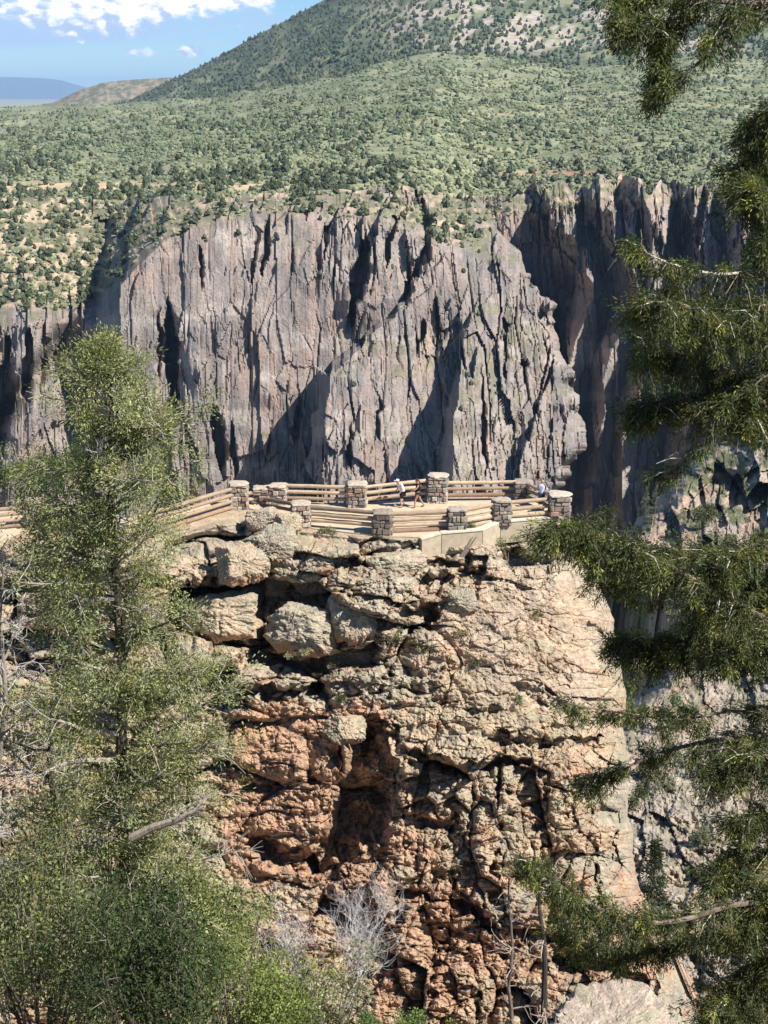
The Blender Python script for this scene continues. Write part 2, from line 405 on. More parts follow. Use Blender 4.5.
# the sheet turns back under the plateau at its first row
sk = P(gx[0], gy[0] + 9, np.maximum(G[0] + 4, np.array([G[0, max(0, i - 18):i + 19].max() for i in range(nc)]) + 60))
Vc2 = np.concatenate([Vc, sk]); i0 = np.arange(nc - 1)
Fs = np.stack([nr * nc + i0, i0, i0 + 1, nr * nc + i0 + 1], -1)
o = link('canyon_cliff', mesh_np('canyon_cliff', Vc2, np.concatenate([Fc, Fs]), rocky, np.concatenate([cc.reshape(-1, 3), cc[0]])))
tag(o, 'sheer grey and pink rock walls of the canyon with long vertical cracks', 'cliff', kind='structure')

# ------------------------------------------------------------------ plateau, hill, mesas, plain
plx = np.arange(-90, 860, 2.2)
tt = np.linspace(0, 1, 150)
CREST = [(-90, 108.5), (0, 107), (60, 104.5), (130, 103), (200, 98), (270, 88), (340, 76), (384, 63), (440, 53), (500, 59), (570, 70), (640, 63), (700, 60), (860, 58)]
X, T = np.meshgrid(plx, tt)
crest = ip(X, CREST) + 2.0 * (fbm(X / 30, X * 0, 91, 3) - .5)
start = ip(X, RIM) + 14
PYp = start + T * (crest - start)
def plateauY(px, t):
    kt = [0, .12, .3, .5, .75, .9, 1]
    a = np.interp(t, kt, [610, 630, 700, 840, 1200, 1750, 2500]); b = np.interp(t, kt, [470, 500, 590, 740, 1050, 1350, 1560]); c = np.interp(t, kt, [600, 625, 700, 850, 1150, 1400, 1600])
    w1 = sstep(0, 384, px); w2 = sstep(384, 720, px)
    return (a * (1 - w1) + b * w1) * (1 - w2) + c * w2
YP = plateauY(X, T)
gtop = np.array([G[0, max(0, i - 18):i + 19].max() for i in range(nc)])
gtop = np.convolve(np.pad(gtop, 40, 'edge'), np.hanning(81) / np.hanning(81).sum(), 'valid')
gt = np.interp(X, gx[0], gtop) + 26
y0_ = plateauY(X, 0 * T); y1_ = plateauY(X, 1 + 0 * T)
YP = gt + (YP - y0_) * (y1_ - gt) / (y1_ - y0_)
PLpts = P(X, PYp, YP)
PLpts[..., 2] += (fbm(PLpts[..., 0] / 40, PLpts[..., 1] / 60, 92, 3) - .5) * .004 * YP
w = fbm(X / 26, PYp / 4.5, 93, 4); w2_ = fbm(X / 7, PYp / 2.2, 94, 3)
green = np.array([.215, .235, .14]); dry = np.array([.32, .31, .185]); dk = np.array([.15, .165, .09]); tan = np.array([.52, .39, .25]); red = np.array([.40, .21, .14])
pc = lerp(np.broadcast_to(green, (*X.shape, 3)), dk, .85 * sstep(.44, .62, w)); pc = lerp(pc, dry, .75 * sstep(.52, .66, fbm(X / 34, PYp / 5, 95, 4)))
pc = lerp(pc, dk, .5 * sstep(.5, .62, w2_))
band = np.exp(-((PYp - ip(X, [(-90, 186), (0, 187), (60, 187), (140, 186), (230, 187), (330, 184), (420, 182)])) / 3.6) ** 2) * sstep(-100, 20, X) * sstep(345, 230, X) * sstep(.30, .46, fbm(X / 16, PYp / 3, 96, 3))
pc = lerp(pc, tan, np.clip(1.35 * band, 0, 1))
lefts = sstep(200, 150, X) * sstep(178, 192, PYp)
pc = lerp(pc, tan * .85, lefts * sstep(.46, .58, fbm(X / 12, PYp / 5, 97, 4)))
rb = np.exp(-((PYp - ip(X, [(380, 176), (480, 174), (540, 172), (600, 172), (650, 172)])) / 2.2) ** 2) * sstep(470, 540, X) * sstep(640, 590, X)
pc = lerp(pc, red, np.clip(rb * 1.5 * sstep(.3, .5, fbm(X / 12, PYp / 3, 98, 3)), 0, 1))
rimr = sstep(12, 2, PYp - 178 - 0 * X) * 0
ground_m = vcol_mat('plateau_ground', .7, 1.25, .09)
Fp = gridfaces(*X.shape)
lastrow = P(plx, ip(plx, CREST) + 3, YP[-1] * 1.15)
nP = X.size; nc2 = len(plx); i0 = np.arange(nc2 - 1)
Fb = np.stack([nP - nc2 + i0, nP + i0, nP + i0 + 1, nP - nc2 + i0 + 1], -1)
o = link('plateau', mesh_np('plateau', np.concatenate([PLpts.reshape(-1, 3), lastrow]), np.concatenate([Fp, Fb]), ground_m, np.concatenate([pc.reshape(-1, 3), pc[-1]])))
tag(o, 'rolling green plateau of sagebrush beyond the canyon rim', 'plateau', kind='structure')

# wooded hill
HC = [(-90, 118), (60, 112), (110, 107), (130, 102), (160, 86), (200, 67), (250, 39), (300, 13), (340, -9), (400, -36), (500, -62), (650, -78), (860, -60)]
hx = np.arange(56, 900, 3.); th = np.linspace(0, 1, 70)
HX, HT = np.meshgrid(hx, th)
hb = ip(HX, CREST) + 8; htop = np.minimum(ip(HX, HC), hb - 2)
HY0 = plateauY(HX, 1 + 0 * HX)
HPY = hb + HT * (htop - hb); HYY = HY0 * 1.04 + 60 + HT * 900
HP = P(HX, HPY, HYY)
HP[..., 2] += (fbm(HP[..., 0] / 120, HP[..., 1] / 160, 101, 4) - .5) * 26 * np.sin(np.pi * np.clip(HT, 0, 1)) 
bare = sstep(.47, .6, fbm(HX / 14 + HPY / 20, HPY / 8, 102, 4)) * sstep(350, 430, HX) * sstep(62, 36, HPY)
hc = lerp(np.broadcast_to(np.array([.115, .135, .075]), (*HX.shape, 3)), np.array([.30, .30, .16]), .5 * sstep(.5, .65, fbm(HX / 20, HPY / 8, 103, 3)))
hc = lerp(hc, np.array([.36, .31, .255]), bare)
back = P(hx, ip(hx, HC) + 30, HYY[-1] + 900)
nH = HX.size; nc3 = len(hx); i0 = np.arange(nc3 - 1)
Fb = np.stack([nH - nc3 + i0, nH + i0, nH + i0 + 1, nH - nc3 + i0 + 1], -1)
o = link('wooded_hill', mesh_np('wooded_hill', np.concatenate([HP.reshape(-1, 3), back]), np.concatenate([gridfaces(*HX.shape), Fb]), ground_m, np.concatenate([hc.reshape(-1, 3), hc[-1]])))
tag(o, 'broad hill dotted with dark juniper rising to the right behind the plateau', 'hill', kind='structure')

def ridge(name, label, pts, base_py, Y0, dY, col, mat, seed, rows=26, step=2.):
    xs = np.arange(pts[0][0], pts[-1][0] + .1, step); t = np.linspace(0, 1, rows)
    RX, RT = np.meshgrid(xs, t); top = ip(RX, pts)
    py = base_py + RT * (top - base_py); Yr = Y0 + dY * RT ** 1.3 + .10 * dY * (fbm(RX / 9, py / 14, seed, 4) - .5) * np.sin(np.pi * RT)
    V = P(RX, py, Yr)
    bk = P(xs, np.full_like(xs, base_py), Yr[-1] + 2 * dY)
    n = RX.size; k = len(xs); i = np.arange(k - 1)
    fb = np.stack([n - k + i, n + i, n + i + 1, n - k + i + 1], -1)
    c = col(RX, py)
    o = link(name, mesh_np(name, np.concatenate([V.reshape(-1, 3), bk]), np.concatenate([gridfaces(*RX.shape), fb]), mat, np.concatenate([c.reshape(-1, 3), c[-1]])))
    return tag(o, label, 'mesa', kind='structure')
ridge('mesa', 'low flat-topped mesa of bare pinkish soil and scrub beyond the plateau', [(20, 113), (50, 104), (80, 90), (105, 82), (135, 79.5), (170, 77.5), (230, 77), (300, 80)], 114, 3000, 500,
      lambda x, y: lerp(np.broadcast_to(np.array([.27, .225, .165]), (*x.shape, 3)), np.array([.13, .14, .085]), sstep(.44, .54, fbm(x / 3.5, y / 1.6, 111, 3))), ground_m, 112)
ridge('distant_mesa', 'long blue mesa on the horizon under the clouds', [(-220, 82), (-90, 76), (-40, 75.5), (0, 77), (40, 78), (60, 80), (85, 87), (130, 100), (200, 112)], 118, 28000, 1800,
      lambda x, y: np.broadcast_to(np.array([.10, .12, .10]), (*x.shape, 3)), ground_m, 113, 10, 6.)
# plain under everything out to the horizon
me = mesh_np('plain', [(-30000, 1600, -75), (30000, 1600, -75), (30000, 45000, -75), (-30000, 45000, -75)], [(0, 1, 2, 3)], ground_m, np.full((4, 3), .3) * np.array([1, .95, .55]))
tag(link('plain', me), 'flat dry plain reaching to the horizon', 'plain', kind='structure')

# haze
hm = bpy.data.materials.new('haze'); hm.use_nodes = True; hn = hm.node_tree; hn.nodes.clear()
ho = hn.nodes.new('ShaderNodeOutputMaterial'); hv = hn.nodes.new('ShaderNodeVolumePrincipled')
hv.inputs['Color'].default_value = (.42, .65, 1, 1); hv.inputs['Density'].default_value = 4.5e-5; # even density
hv.inputs['Anisotropy'].default_value = .0
hn.links.new(hv.outputs[0], ho.inputs['Volume'])
x0, x1, y0, y1, z0, z1 = -16000, 16000, -400, 32000, -460, 330
bv = [(x, y, z) for z in (z0, z1) for y in (y0, y1) for x in (x0, x1)]
if HAZE:
    me = mesh_np('haze', bv, [(0, 2, 3, 1), (4, 5, 7, 6), (0, 1, 5, 4), (2, 6, 7, 3), (0, 4, 6, 2), (1, 3, 7, 5)], hm)
    tag(link('haze', me), 'thin blue haze over the far canyon and hills', 'haze', kind='stuff')
# ------------------------------------------------------------------ foliage helpers
def unit(a): return a / (np.linalg.norm(a, axis=-1, keepdims=True) + 1e-9)

def leaf_quads(c, a, l, w, col):
    """one pointed leaf (a bent diamond) per row: centre, axis, length, width"""
    n = len(c); r = unit(rng.normal(size=(n, 3))); b = unit(np.cross(a, r))
    l = np.broadcast_to(l, (n,))[:, None]; w = np.broadcast_to(w, (n,))[:, None]
    V = np.stack([c - a * l * .5, c + b * w * .5 + a * l * .08, c + a * l * .5, c - b * w * .5 + a * l * .08], 1).reshape(-1, 3)
    q = np.arange(4 * n).reshape(n, 4)
    return V, q, np.repeat(col, 4, 0)

def tint(n, base, var=.22, warm=.12):
    k = 1 + var * rng.normal(size=(n, 1)); k = np.clip(k, .45, 1.7)
    h = warm * rng.normal(size=(n, 1))
    return np.clip(np.asarray(base) * k * np.concatenate([1 + h, 1 + .3 * h, 1 - h], 1), .004, .8)

def clump_leaves(mb, centres, per, spread, l, w, base, droop=0., out=None, var=.22):
    """per leaves round every centre; a clump shares a tint"""
    n = len(centres)
    c0 = np.repeat(centres, per, 0)
    off = rng.normal(size=(n * per, 3)) * np.asarray(spread)
    a = unit(off + .55 * rng.normal(size=off.shape) * np.mean(spread) + np.array([0, 0, -droop]) * np.mean(spread) + (0 if out is None else np.repeat(out, per, 0) * np.mean(spread) * 1.2))
    k = np.repeat(tint(n, base, var, .1), per, 0) * np.clip(1 + .16 * rng.normal(size=(n * per, 1)), .5, 1.6)
    V, q, c = leaf_quads(c0 + off, a, l * rng.uniform(.6, 1.35, n * per), w * rng.uniform(.6, 1.35, n * per), k)
    mb.add(V, q, None, c)

foliage_m = leaf_mat('juniper_foliage', .30)
brush_m = leaf_mat('brush_foliage', .3)
bark_m = vcol_mat('bark', .6, 1.25, 14, bump=.6, dist=.02, stretch=(1, 1, .25))
wood_m = vcol_mat('weathered_log', .75, 1.15, 9, bump=.3, dist=.01, stretch=(.3, .3, 1))

def shrub(name, loc, w, h, base, label, cat='shrub', group=None, per=26, n=46, leaf=.05, stems=7, stemcol=(.20, .16, .12)):
    e = empty(name, loc, label, cat, group)
    mb = MB(); m2 = MB()
    tips = []
    for i in range(stems):
        an = rng.uniform(0, 6.28); r = rng.uniform(.2, 1) ** .6; t = np.array([math.cos(an) * r * w * .5, math.sin(an) * r * w * .5, h * (1 - .45 * r * r) * rng.uniform(.75, 1.05)])
        p = np.array([t * 0, t * [.35, .35, .45], t]) + np.array([[0, 0, -.1], [0, 0, 0], [0, 0, 0]]) + rng.normal(size=(3, 3)) * .03 * w
        m2.tube(p, [min(.022 * h + .008, .032), min(.014 * h + .006, .02), .004], 5, stemcol)
        tips += [p[2], (p[1] + p[2]) / 2]
    tips = np.array(tips); nm = max(6, n // 7); maj = tips[rng.integers(0, len(tips), nm)] + rng.normal(size=(nm, 3)) * np.array([.14 * w, .14 * w, .13 * h])
    tw_ = rng.integers(0, nm, n); cen = maj[tw_] + rng.normal(size=(n, 3)) * np.array([.055 * w, .055 * w, .05 * h])
    if n > 100:
        for k_ in range(nm):
            for z_ in range(2): m2.tube([maj[k_] * .8 + np.array([0, 0, -.1 * h]), maj[k_], maj[k_] + rng.normal(size=3) * .07 * w + np.array([0, 0, .07 * h])], [.009, .007, .003], 4, np.array(stemcol) * rng.uniform(1, 1.9), cap=False)
    cen[:, 2] = np.maximum(cen[:, 2], .06 * h)
    clump_leaves(mb, cen, per, (np.array([.075 * w, .075 * w, .075 * h]) + .01) * (.6 if n > 100 else 1), leaf, leaf * .42, base, var=.34)
    mb.build('foliage', brush_m, e); m2.build('stem', bark_m, e)
    return e

# ------------------------------------------------------------------ the rock promontory
ZD = -23.0
def rbf(pts, qx, qy, reg=1e-3):
    p = np.array(pts, float); s = 100.
    def k(r2): return np.where(r2 > 0, .5 * r2 * np.log(r2 + 1e-12), 0)
    A = k(((p[:, None, 0] - p[None, :, 0]) / s) ** 2 + ((p[:, None, 1] - p[None, :, 1]) / s) ** 2) + reg * np.eye(len(p))
    Q = np.stack([np.ones(len(p)), p[:, 0] / s, p[:, 1] / s], 1)
    S = np.zeros((len(p) + 3,) * 2); S[:len(p), :len(p)] = A; S[:len(p), len(p):] = Q; S[len(p):, :len(p)] = Q.T
    wv = np.linalg.solve(S, np.concatenate([p[:, 2], np.zeros(3)]))
    out = wv[-3] + wv[-2] * qx / s + wv[-1] * qy / s
    for i in range(len(p)):
        out = out + wv[i] * k(((qx - p[i, 0]) / s) ** 2 + ((qy - p[i, 1]) / s) ** 2)
    return out

FRONT = [(-80, 545), (0, 541), (40, 538), (80, 545), (118, 552), (170, 540), (215, 524), (250, 520), (290, 528), (330, 533), (372, 537.5), (424, 539), (442, 536.3), (483, 532.8), (501, 525), (556, 519.8), (600, 518)]
YTOP = [(-80, 507), (0, 508), (60, 515), (118, 522), (170, 512), (215, 501), (232, 498), (262, 498), (300, 502), (357, 503), (437, 497), (522, 497), (562, 510), (572, 516), (600, 520)]
XR = [(495, 566), (520, 572), (545, 583), (570, 594), (590, 603), (620, 613), (650, 620), (690, 626), (740, 625), (780, 627), (830, 631), (880, 636), (940, 655), (1000, 690), (1075, 730)]
q_s = np.linspace(0, 1, 730); q_t = np.linspace(0, 1, 600)
S_, T_ = np.meshgrid(q_s, q_t)
ry0 = 492 + T_ * 583
xr = ip(ry0, XR) + 9 * (fbm(ry0 * 0 + 2, ry0 / 22, 201, 4) - .5)
rx = -90 + S_ * (xr + 90)
ry = ry0 + (ip(rx, YTOP) - 492) * np.clip(1 - (ry0 - 492) / 130, 0, 1)
CTRL = [(x, ip(x, FRONT) + 2, float(Yplane(ip(x, FRONT), ZD))) for x in (-80, 0, 60, 118, 170, 230, 290, 350, 400)] + [
    *[(x, y + 14, float(Yplane(y, ZD)) + .15) for x, y in ((442, 535), (483, 531.5), (501, 523.5), (530, 521), (556, 518.5))],
    (-80, 620, 72), (0, 600, 74.), (100, 605, 73.0), (200, 590, 75.3), (140, 660, 71.4), (250, 600, 75.), (250, 665, 72.3), (330, 600, 75), (330, 660, 73), (400, 580, 75.5), (400, 640, 73.6),
    (480, 590, 75.0), (560, 600, 78.), (480, 680, 72.2), (580, 680, 75.4), (610, 640, 78.5), (420, 720, 70.6), (520, 745, 70.8), (600, 740, 74.6), (290, 720, 71.), (280, 780, 70.6), (250, 850, 70.0), (330, 860, 70.2),
    (420, 800, 69.2), (520, 830, 69.4), (600, 830, 72.2), (625, 870, 73.5), (400, 900, 67.6), (480, 930, 67.2), (560, 920, 68.2), (630, 950, 69), (400, 1060, 64), (500, 1060, 64.5), (640, 1060, 64.),
    (300, 960, 66.5), (200, 860, 68.6), (100, 770, 69.4), (0, 720, 70.2), (100, 920, 65.2), (0, 920, 64.5), (100, 1060, 61.6), (0, 1060, 61), (-80, 1060, 61), (-80, 800, 68)]
mx_, my_ = snap(rx, ry, 34., 26., 205, .5); mx_, my_ = snap(mx_, my_, 13., 11., 206, .2)
keepm = sstep(0, 26, ry - ip(rx, FRONT)); mx_ = rx + (mx_ - rx) * keepm; my_ = ry + (my_ - ry) * keepm
MY = rbf(CTRL, mx_, my_)
fe = ip(rx, FRONT)
onplane = Yplane(np.minimum(ry, fe + 3), ZD - .06)
wpl = sstep(3, -3, ry - fe)                # 1 on the flat top
# --- blocks
slant = np.exp(-((rx - 520) / 110.) ** 4 - ((ry - 655) / 95.) ** 4) * 0
wx = rx + 6 * (fbm(rx / 30, ry / 30, 211, 3) - .5) * 2; wy = ry + 6 * (fbm(rx / 30, ry / 30, 212, 3) - .5) * 2 + slant * (rx - 520) * .55
ledge = sstep(470, 380, rx) * sstep(720, 680, ry)            # bouldery ledges upper left
slab = np.exp(-((rx - 520) / 95.) ** 4 - ((ry - 655) / 85.) ** 4)
cols = sstep(360, 420, rx) * sstep(730, 770, ry)            # jointed columns lower right
wallL = sstep(400, 380, rx) * sstep(690, 720, ry)
rel = 0
def blocks(sx_, sy_, amp, seed, wgt, rnd=.16, crackw=.10, ck=1.):
    f1, f2, idh, ox, oy = worley(wx / sx_, wy / sy_, seed)
    bul = 1 - np.exp(-(f2 - f1) / rnd)
    open_ = sstep(.40, .62, fbm(rx / (1.6 * sx_), ry / (1.6 * sy_), seed + 50, 3))
    t = (rnd3(idh, 1) - .5) * 1.5 + (rnd3(idh, 2) - .5) * ox * 1.3 + (rnd3(idh, 3) - .85) * oy * 1.7
    return wgt * amp * (t - .42 * bul + .8 * ck * open_ * np.exp(-((f2 - f1) / crackw) ** 2) * rnd3(idh, 4))
rel = rel + blocks(84, 48, 2.0, 221, ledge) + blocks(36, 22, .6, 222, .3 + .7 * ledge - .25 * slab) 
rel = rel + blocks(54, 96, 1.05, 223, cols, .16, .06, .4) + blocks(25, 40, .55, 224, cols + .2 * wallL, .2, .06, .4) + blocks(80, 60, .9, 225, wallL * .7)
rel = rel + blocks(90, 60, .75, 226, slab + .3 * cols, .25) + blocks(26, 16, .24, 227, .5 + .2 * slab, .25, .08, .5)
calm = .35 + .65 * sstep(.4, .62, fbm(rx / 40, ry / 30, 233, 3))
rel = rel + calm * (blocks(12, 8, .15, 228, 1., .25) + blocks(5., 3.6, .065, 229, 1., .3))
rg = 1 - np.abs(2 * fbm(rx / 20, ry / 15, 235, 4) - 1); rg2 = 1 - np.abs(2 * fbm(rx / 8, ry / 6, 236, 3) - 1)
rel = rel + 1.3 * (fbm(rx / 60, ry / 40, 231, 4) - .5) + .28 * (rg - .8) * calm * (1 - .5 * slab) + .22 * (rg2 - .8) * (1 - .3 * slab) + .34 * (fbm(rx / 9, ry / 7, 232, 4) - .5) + .16 * (fbm(rx / 3, ry / 2.6, 234, 2) - .5)
# --- cracks, undercuts and the recess, drawn as strokes (points, width, depth)
brk = sstep(.36, .60, fbm(rx / 13, ry / 13, 270, 3))
ax_, ay_ = snap(rx, ry, 10., 9., 207, .8); ax_ = .8 * ax_ + .2 * rx; ay_ = .8 * ay_ + .2 * ry
def stroke(pts, w, d, wob=5, seed=0, asym=0):
    """deeper along a polyline; asym > 0 keeps the upper lip sharp and lets the floor rise slowly"""
    p = np.array(pts, float); best = np.full(rx.shape, 1e9); sy = np.zeros(rx.shape)
    X_ = ax_ + wob * (fbm(rx / 14, ry / 14, 241 + seed, 3) - .5) * 2; Y_ = ay_ + wob * (fbm(rx / 14, ry / 14, 251 + seed, 3) - .5) * 2
    for (ax, ay), (bx, by) in zip(p[:-1], p[1:]):
        dx, dy = bx - ax, by - ay; t = np.clip(((X_ - ax) * dx + (Y_ - ay) * dy) / (dx * dx + dy * dy), 0, 1)
        ex = X_ - ax - t * dx; ey = Y_ - ay - t * dy
        if asym: ey = np.where(ey > 0, ey / asym, ey)
        dd = np.hypot(ex, ey); best = np.minimum(best, dd)
    return d * np.exp(-(best / w) ** 3)
for i, (pts, w, d, asym) in enumerate((
    ([(495, 572), (462, 600), (430, 620), (408, 640), (388, 668), (386, 700), (398, 742)], 5, 1.6, 0),
    ([(405, 612), (432, 612)], 8, 2.0, 1.6),
    ([(136, 578), (190, 584), (232, 590)], 4, 1.8, 2.2), ([(255, 652), (310, 664), (372, 652)], 5, 2.2, 2.5), ([(150, 676), (250, 690), (320, 688)], 4, 1.8, 2.4),
    ([(215, 640), (300, 640)], 3, 1.3, 2.2), ([(296, 590), (345, 594), (362, 640)], 4, 1.5, 0), ([(268, 560), (276, 600), (262, 640)], 4, 1.8, 0),
    ([(345, 560), (420, 568), (470, 560)], 4, 1.4, 2.2), ([(370, 536), (450, 552), (490, 556)], 3, .9, 2), ([(420, 580), (480, 572)], 4, 1.6, 2.),
    ([(505, 556), (545, 562)], 8, 2.0, 1.8), ([(356, 742), (352, 790), (340, 840), (322, 862)], 17, 2.5, 0), ([(372, 730), (386, 770), (376, 830)], 13, 2.0, 0), ([(330, 700), (338, 740)], 5, 1.5, 0),
    ([(258, 845), (284, 856), (312, 862)], 8, 2.0, 1.6), ([(406, 753), (460, 768), (526, 760)], 4, 1.3, 1.6), ([(493, 736), (540, 742), (597, 738)], 4, 1.3, 1.6),
    ([(496, 770), (500, 820), (494, 890), (505, 960), (515, 1020)], 4.5, 2.0, 0), ([(456, 790), (453, 840), (456, 890), (440, 950), (430, 1010)], 4, 1.6, 0), ([(588, 806), (592, 850), (596, 880)], 3.5, 1.6, 0),
    ([(545, 770), (548, 830), (540, 880)], 3, 1.3, 0), ([(566, 800), (570, 860)], 3, 1.2, 0), ([(610, 810), (612, 870)], 2.5, 1., 0), ([(400, 890), (470, 905), (490, 930)], 4, 1.4, 1.7), ([(470, 960), (478, 1024)], 8, 1.6, 0),
    ([(560, 640), (600, 700), (618, 745)], 3, .8, 0), ([(530, 600), (570, 660), (560, 720)], 2.5, .7, 0), ([(440, 660), (470, 700), (465, 745)], 3, .9, 0), ([(520, 690), (545, 700)], 6, .9, 1.5), ([(585, 625), (605, 640)], 5, .8, 1.5),
    ([(430, 700), (480, 712), (500, 706)], 3, .7, 1.7), ([(245, 790), (300, 780), (335, 790)], 2.5, .5, 1.5), ([(420, 820), (450, 826)], 4, .9, 1.5), ([(560, 960), (620, 968), (650, 990)], 6, 1.8, 1.6), ([(510, 930), (560, 940)], 5, 1.3, 1.6))):
    rel = rel + stroke(pts, w * (1 if asym or w > 8 else .55), d * (1.15 if asym else (1 if w > 8 else .45)), 5.5, i, asym) * (1 if asym or w > 8 else brk)
# a thin lit flake standing in the recess
rel = rel - 2.4 * np.exp(-((rx - 345) / 5.) ** 2 - ((ry - 752) / 22.) ** 2)
# left wall is a flat face, slightly overhung
rel = rel * (1 - .38 * slab)
roll = 9 * (1 - np.sqrt(1 - np.clip(1 - (xr - rx) / 70, 0, 1) ** 2.4))
damp = (1 - .93 * wpl)
damp = damp * (1 - .6 * np.exp(-((ry - fe - 6) / 9.) ** 2))
PYw = (MY + 0) * (1 - wpl) + onplane * wpl + rel * damp + roll
onk = sstep(232, 262, rx) * wpl
PYw = np.where(onk > .5, np.maximum(PYw, onplane - .0), PYw)
PW = P(rx, ry, PYw)
PW[..., 2] = np.where((wpl > .6) & (rx > 262), np.minimum(PW[..., 2], ZD - .05), PW[..., 2])
NR, NC = rx.shape
du = np.gradient(PW, axis=1); dv = np.gradient(PW, axis=0)
N = np.cross(dv, du); N = unit(N); N[N[..., 1] > 0] *= -1
up = N[..., 2]
tanr = np.array([.45, .345, .235]); greyl = np.array([.40, .34, .255]); lich = np.array([.335, .30, .21]); orange = np.array([.47, .30, .195]); rust = np.array([.42, .245, .155]); pinks = np.array([.475, .35, .255]); darkl = np.array([.22, .20, .165]); dirt = np.array([.50, .38, .25])
ng = fbm(rx / 38, ry / 30, 261, 5); nf = fbm(rx / 7, ry / 6, 262, 4); nh = fbm(rx / 16, ry / 13, 263, 4)
reg = .0 + .16 * sstep(720, 860, ry) + .75 * wallL * sstep(215, 240, rx) * sstep(900, 860, ry) + .10 * cols + .5 * np.exp(-((rx - 430) / 60.) ** 2 - ((ry - 950) / 80.) ** 2) + .28 * np.exp(-((rx - 590) / 60.) ** 2 - ((ry - 940) / 60.) ** 2)
pc = lerp(np.broadcast_to(tanr, (*rx.shape, 3)), greyl, sstep(.42, .62, ng))
pc = lerp(pc, lich, .85 * sstep(.46, .60, nh) * sstep(-.1, .4, up))
pc = lerp(pc, pinks, np.clip(slab * sstep(.40, .56, ng) * 1.0 + .8 * np.exp(-((rx - 530) / 75.) ** 2 - ((ry - 600) / 38.) ** 2), 0, 1) * .55)
ora = np.clip(reg * 1.15 + 1.5 * (fbm(rx / 24, ry / 22, 264, 4) - .52) + .35 * sstep(.35, -.1, up) - .1, 0, 1)
pc = lerp(pc, lerp(np.broadcast_to(orange, pc.shape), rust, sstep(.45, .6, nf)), sstep(.28, .62, ora) * .9)
pc = lerp(pc, darkl, .55 * sstep(.60, .72, nf) * sstep(.4, .6, ng))
pc = lerp(pc, dirt, wpl * .8)
promo_m = rock_mat('promontory_rock', 1.5, (1, 1, 1), .70, 1.22, .9, .10, 9.)
Vn = PW.reshape(-1, 3)
def skirt(V, idx, off, n0):
    A = V[idx] + off; k = len(idx); i = np.arange(k - 1)
    return A, np.stack([n0 + i, idx[:-1], idx[1:], n0 + i + 1], -1)
top_i = np.arange(NC); right_i = np.arange(NR) * NC + NC - 1
A1, f1_ = skirt(Vn, top_i, np.array([0, 6., -30.]), len(Vn))
A2, f2_ = skirt(Vn, right_i, np.array([1., 16., -4.]), len(Vn) + len(A1))
o = link('rock_promontory', mesh_np('rock_promontory', np.concatenate([Vn, A1, A2]), np.concatenate([gridfaces(NR, NC), f1_, f2_]), promo_m, np.concatenate([pc.reshape(-1, 3), pc[0], pc[:, -1]])))
tag(o, 'weathered tan and orange rock promontory with ledges, slabs and deep cracks', 'cliff', kind='structure')

def on_rock(px, py):
    """surface point of the promontory seen at a picture position"""
    d = (rx - px) ** 2 + (ry - py) ** 2
    i = np.unravel_index(np.argmin(d), d.shape)
    return PW[i].copy()

# ------------------------------------------------------------------ boulders lying on the promontory
def boulder(px, py, w, h, label, seed, col=(.40, .355, .285), sq=1.0, Y=None, name='boulder', flat=0., mat=None):
    """rounded, faceted rock w by h picture units, centred at (px, py)"""
    base = on_rock(px, py + h * .42) + (np.array([0, .9, 0]) if seed == 305 else 0) if Y is None else P(px, py + h * .42, Y)
    m = float(base[1]) / F * 1.02
    n1, n2 = 60, 110
    th = np.linspace(0, math.pi, n1)[:, None]; ph = np.linspace(0, 2 * math.pi, n2, endpoint=False)[None]
    d = np.stack([np.sin(th) * np.cos(ph), np.cos(th) + 0 * ph, np.sin(th) * np.sin(ph)], -1)
    r = np.random.default_rng(seed); k = np.full(d.shape[:2], 9.)
    for j in range(15):
        nrm = unit(r.normal(size=3)); k = np.minimum(k, (r.uniform(.72, 1.0)) / np.clip(d @ nrm, .08, None))
    for nrm, q in (((0, 0, 1), .78 - flat), ((0, 0, -1), .8), ((0, -1, .25), .85), ((1, 0, .1), .9), ((-1, 0, 0), .9)):
        nrm = unit(np.array(nrm, float)); k = np.minimum(k, q / np.clip(d @ nrm, .08, None))
    k = np.minimum(k, 1.05)
    k = k * (1 + .16 * (fbm(d[..., 0] * 2.2 + seed, d[..., 2] * 2.4 + d[..., 1] * 1.7, seed, 4) - .5) + .20 * (fbm(d[..., 0] * 6 + seed, d[..., 2] * 7 + d[..., 1] * 5, seed + 3, 5) - .5) + .085 * (fbm(d[..., 0] * 19 + seed, d[..., 2] * 21 + d[..., 1] * 16, seed + 11, 3) - .5) - .07 * np.exp(-(np.abs(fbm(d[..., 0] * 2 + seed, d[..., 2] * 1.6 + d[..., 1] * 2, seed + 8, 3) - .5) / .02) ** 2))
    V = d * k[..., None] * np.array([w * m * .52, (w + h) * .27 * m * sq, h * m * .56])
    i = np.arange(n1 * n2).reshape(n1, n2); j = np.roll(i, -1, 1)
    q = np.stack([i[:-1], j[:-1], j[1:], i[1:]], -1).reshape(-1, 4)
    c = np.broadcast_to(np.array(col), (*d.shape[:2], 3)); nz = fbm(d[..., 0] * 4 + seed, d[..., 2] * 4 + d[..., 1] * 3, seed + 6, 4)
    c = lerp(c, np.array([.36, .325, .235]), .8 * sstep(.5, .62, nz)); c = lerp(c, np.array([.46, .26, .15]), .8 * sstep(-.25, -.7, d[..., 2]))
    o = link(name, mesh_np(name, V.reshape(-1, 3), q, mat or promo_m, c.reshape(-1, 3), False), None, None)
    o.location = base + np.array([0, (.10 - (.22 if seed == 300 else 0)) * w * m, h * m * (.30 if seed == 300 else .22)]); o.rotation_euler = (r.uniform(-.12, .12), r.uniform(-.15, .15), r.uniform(-.5, .5))
    return tag(o, label, 'boulder', 'loose boulders on the promontory')
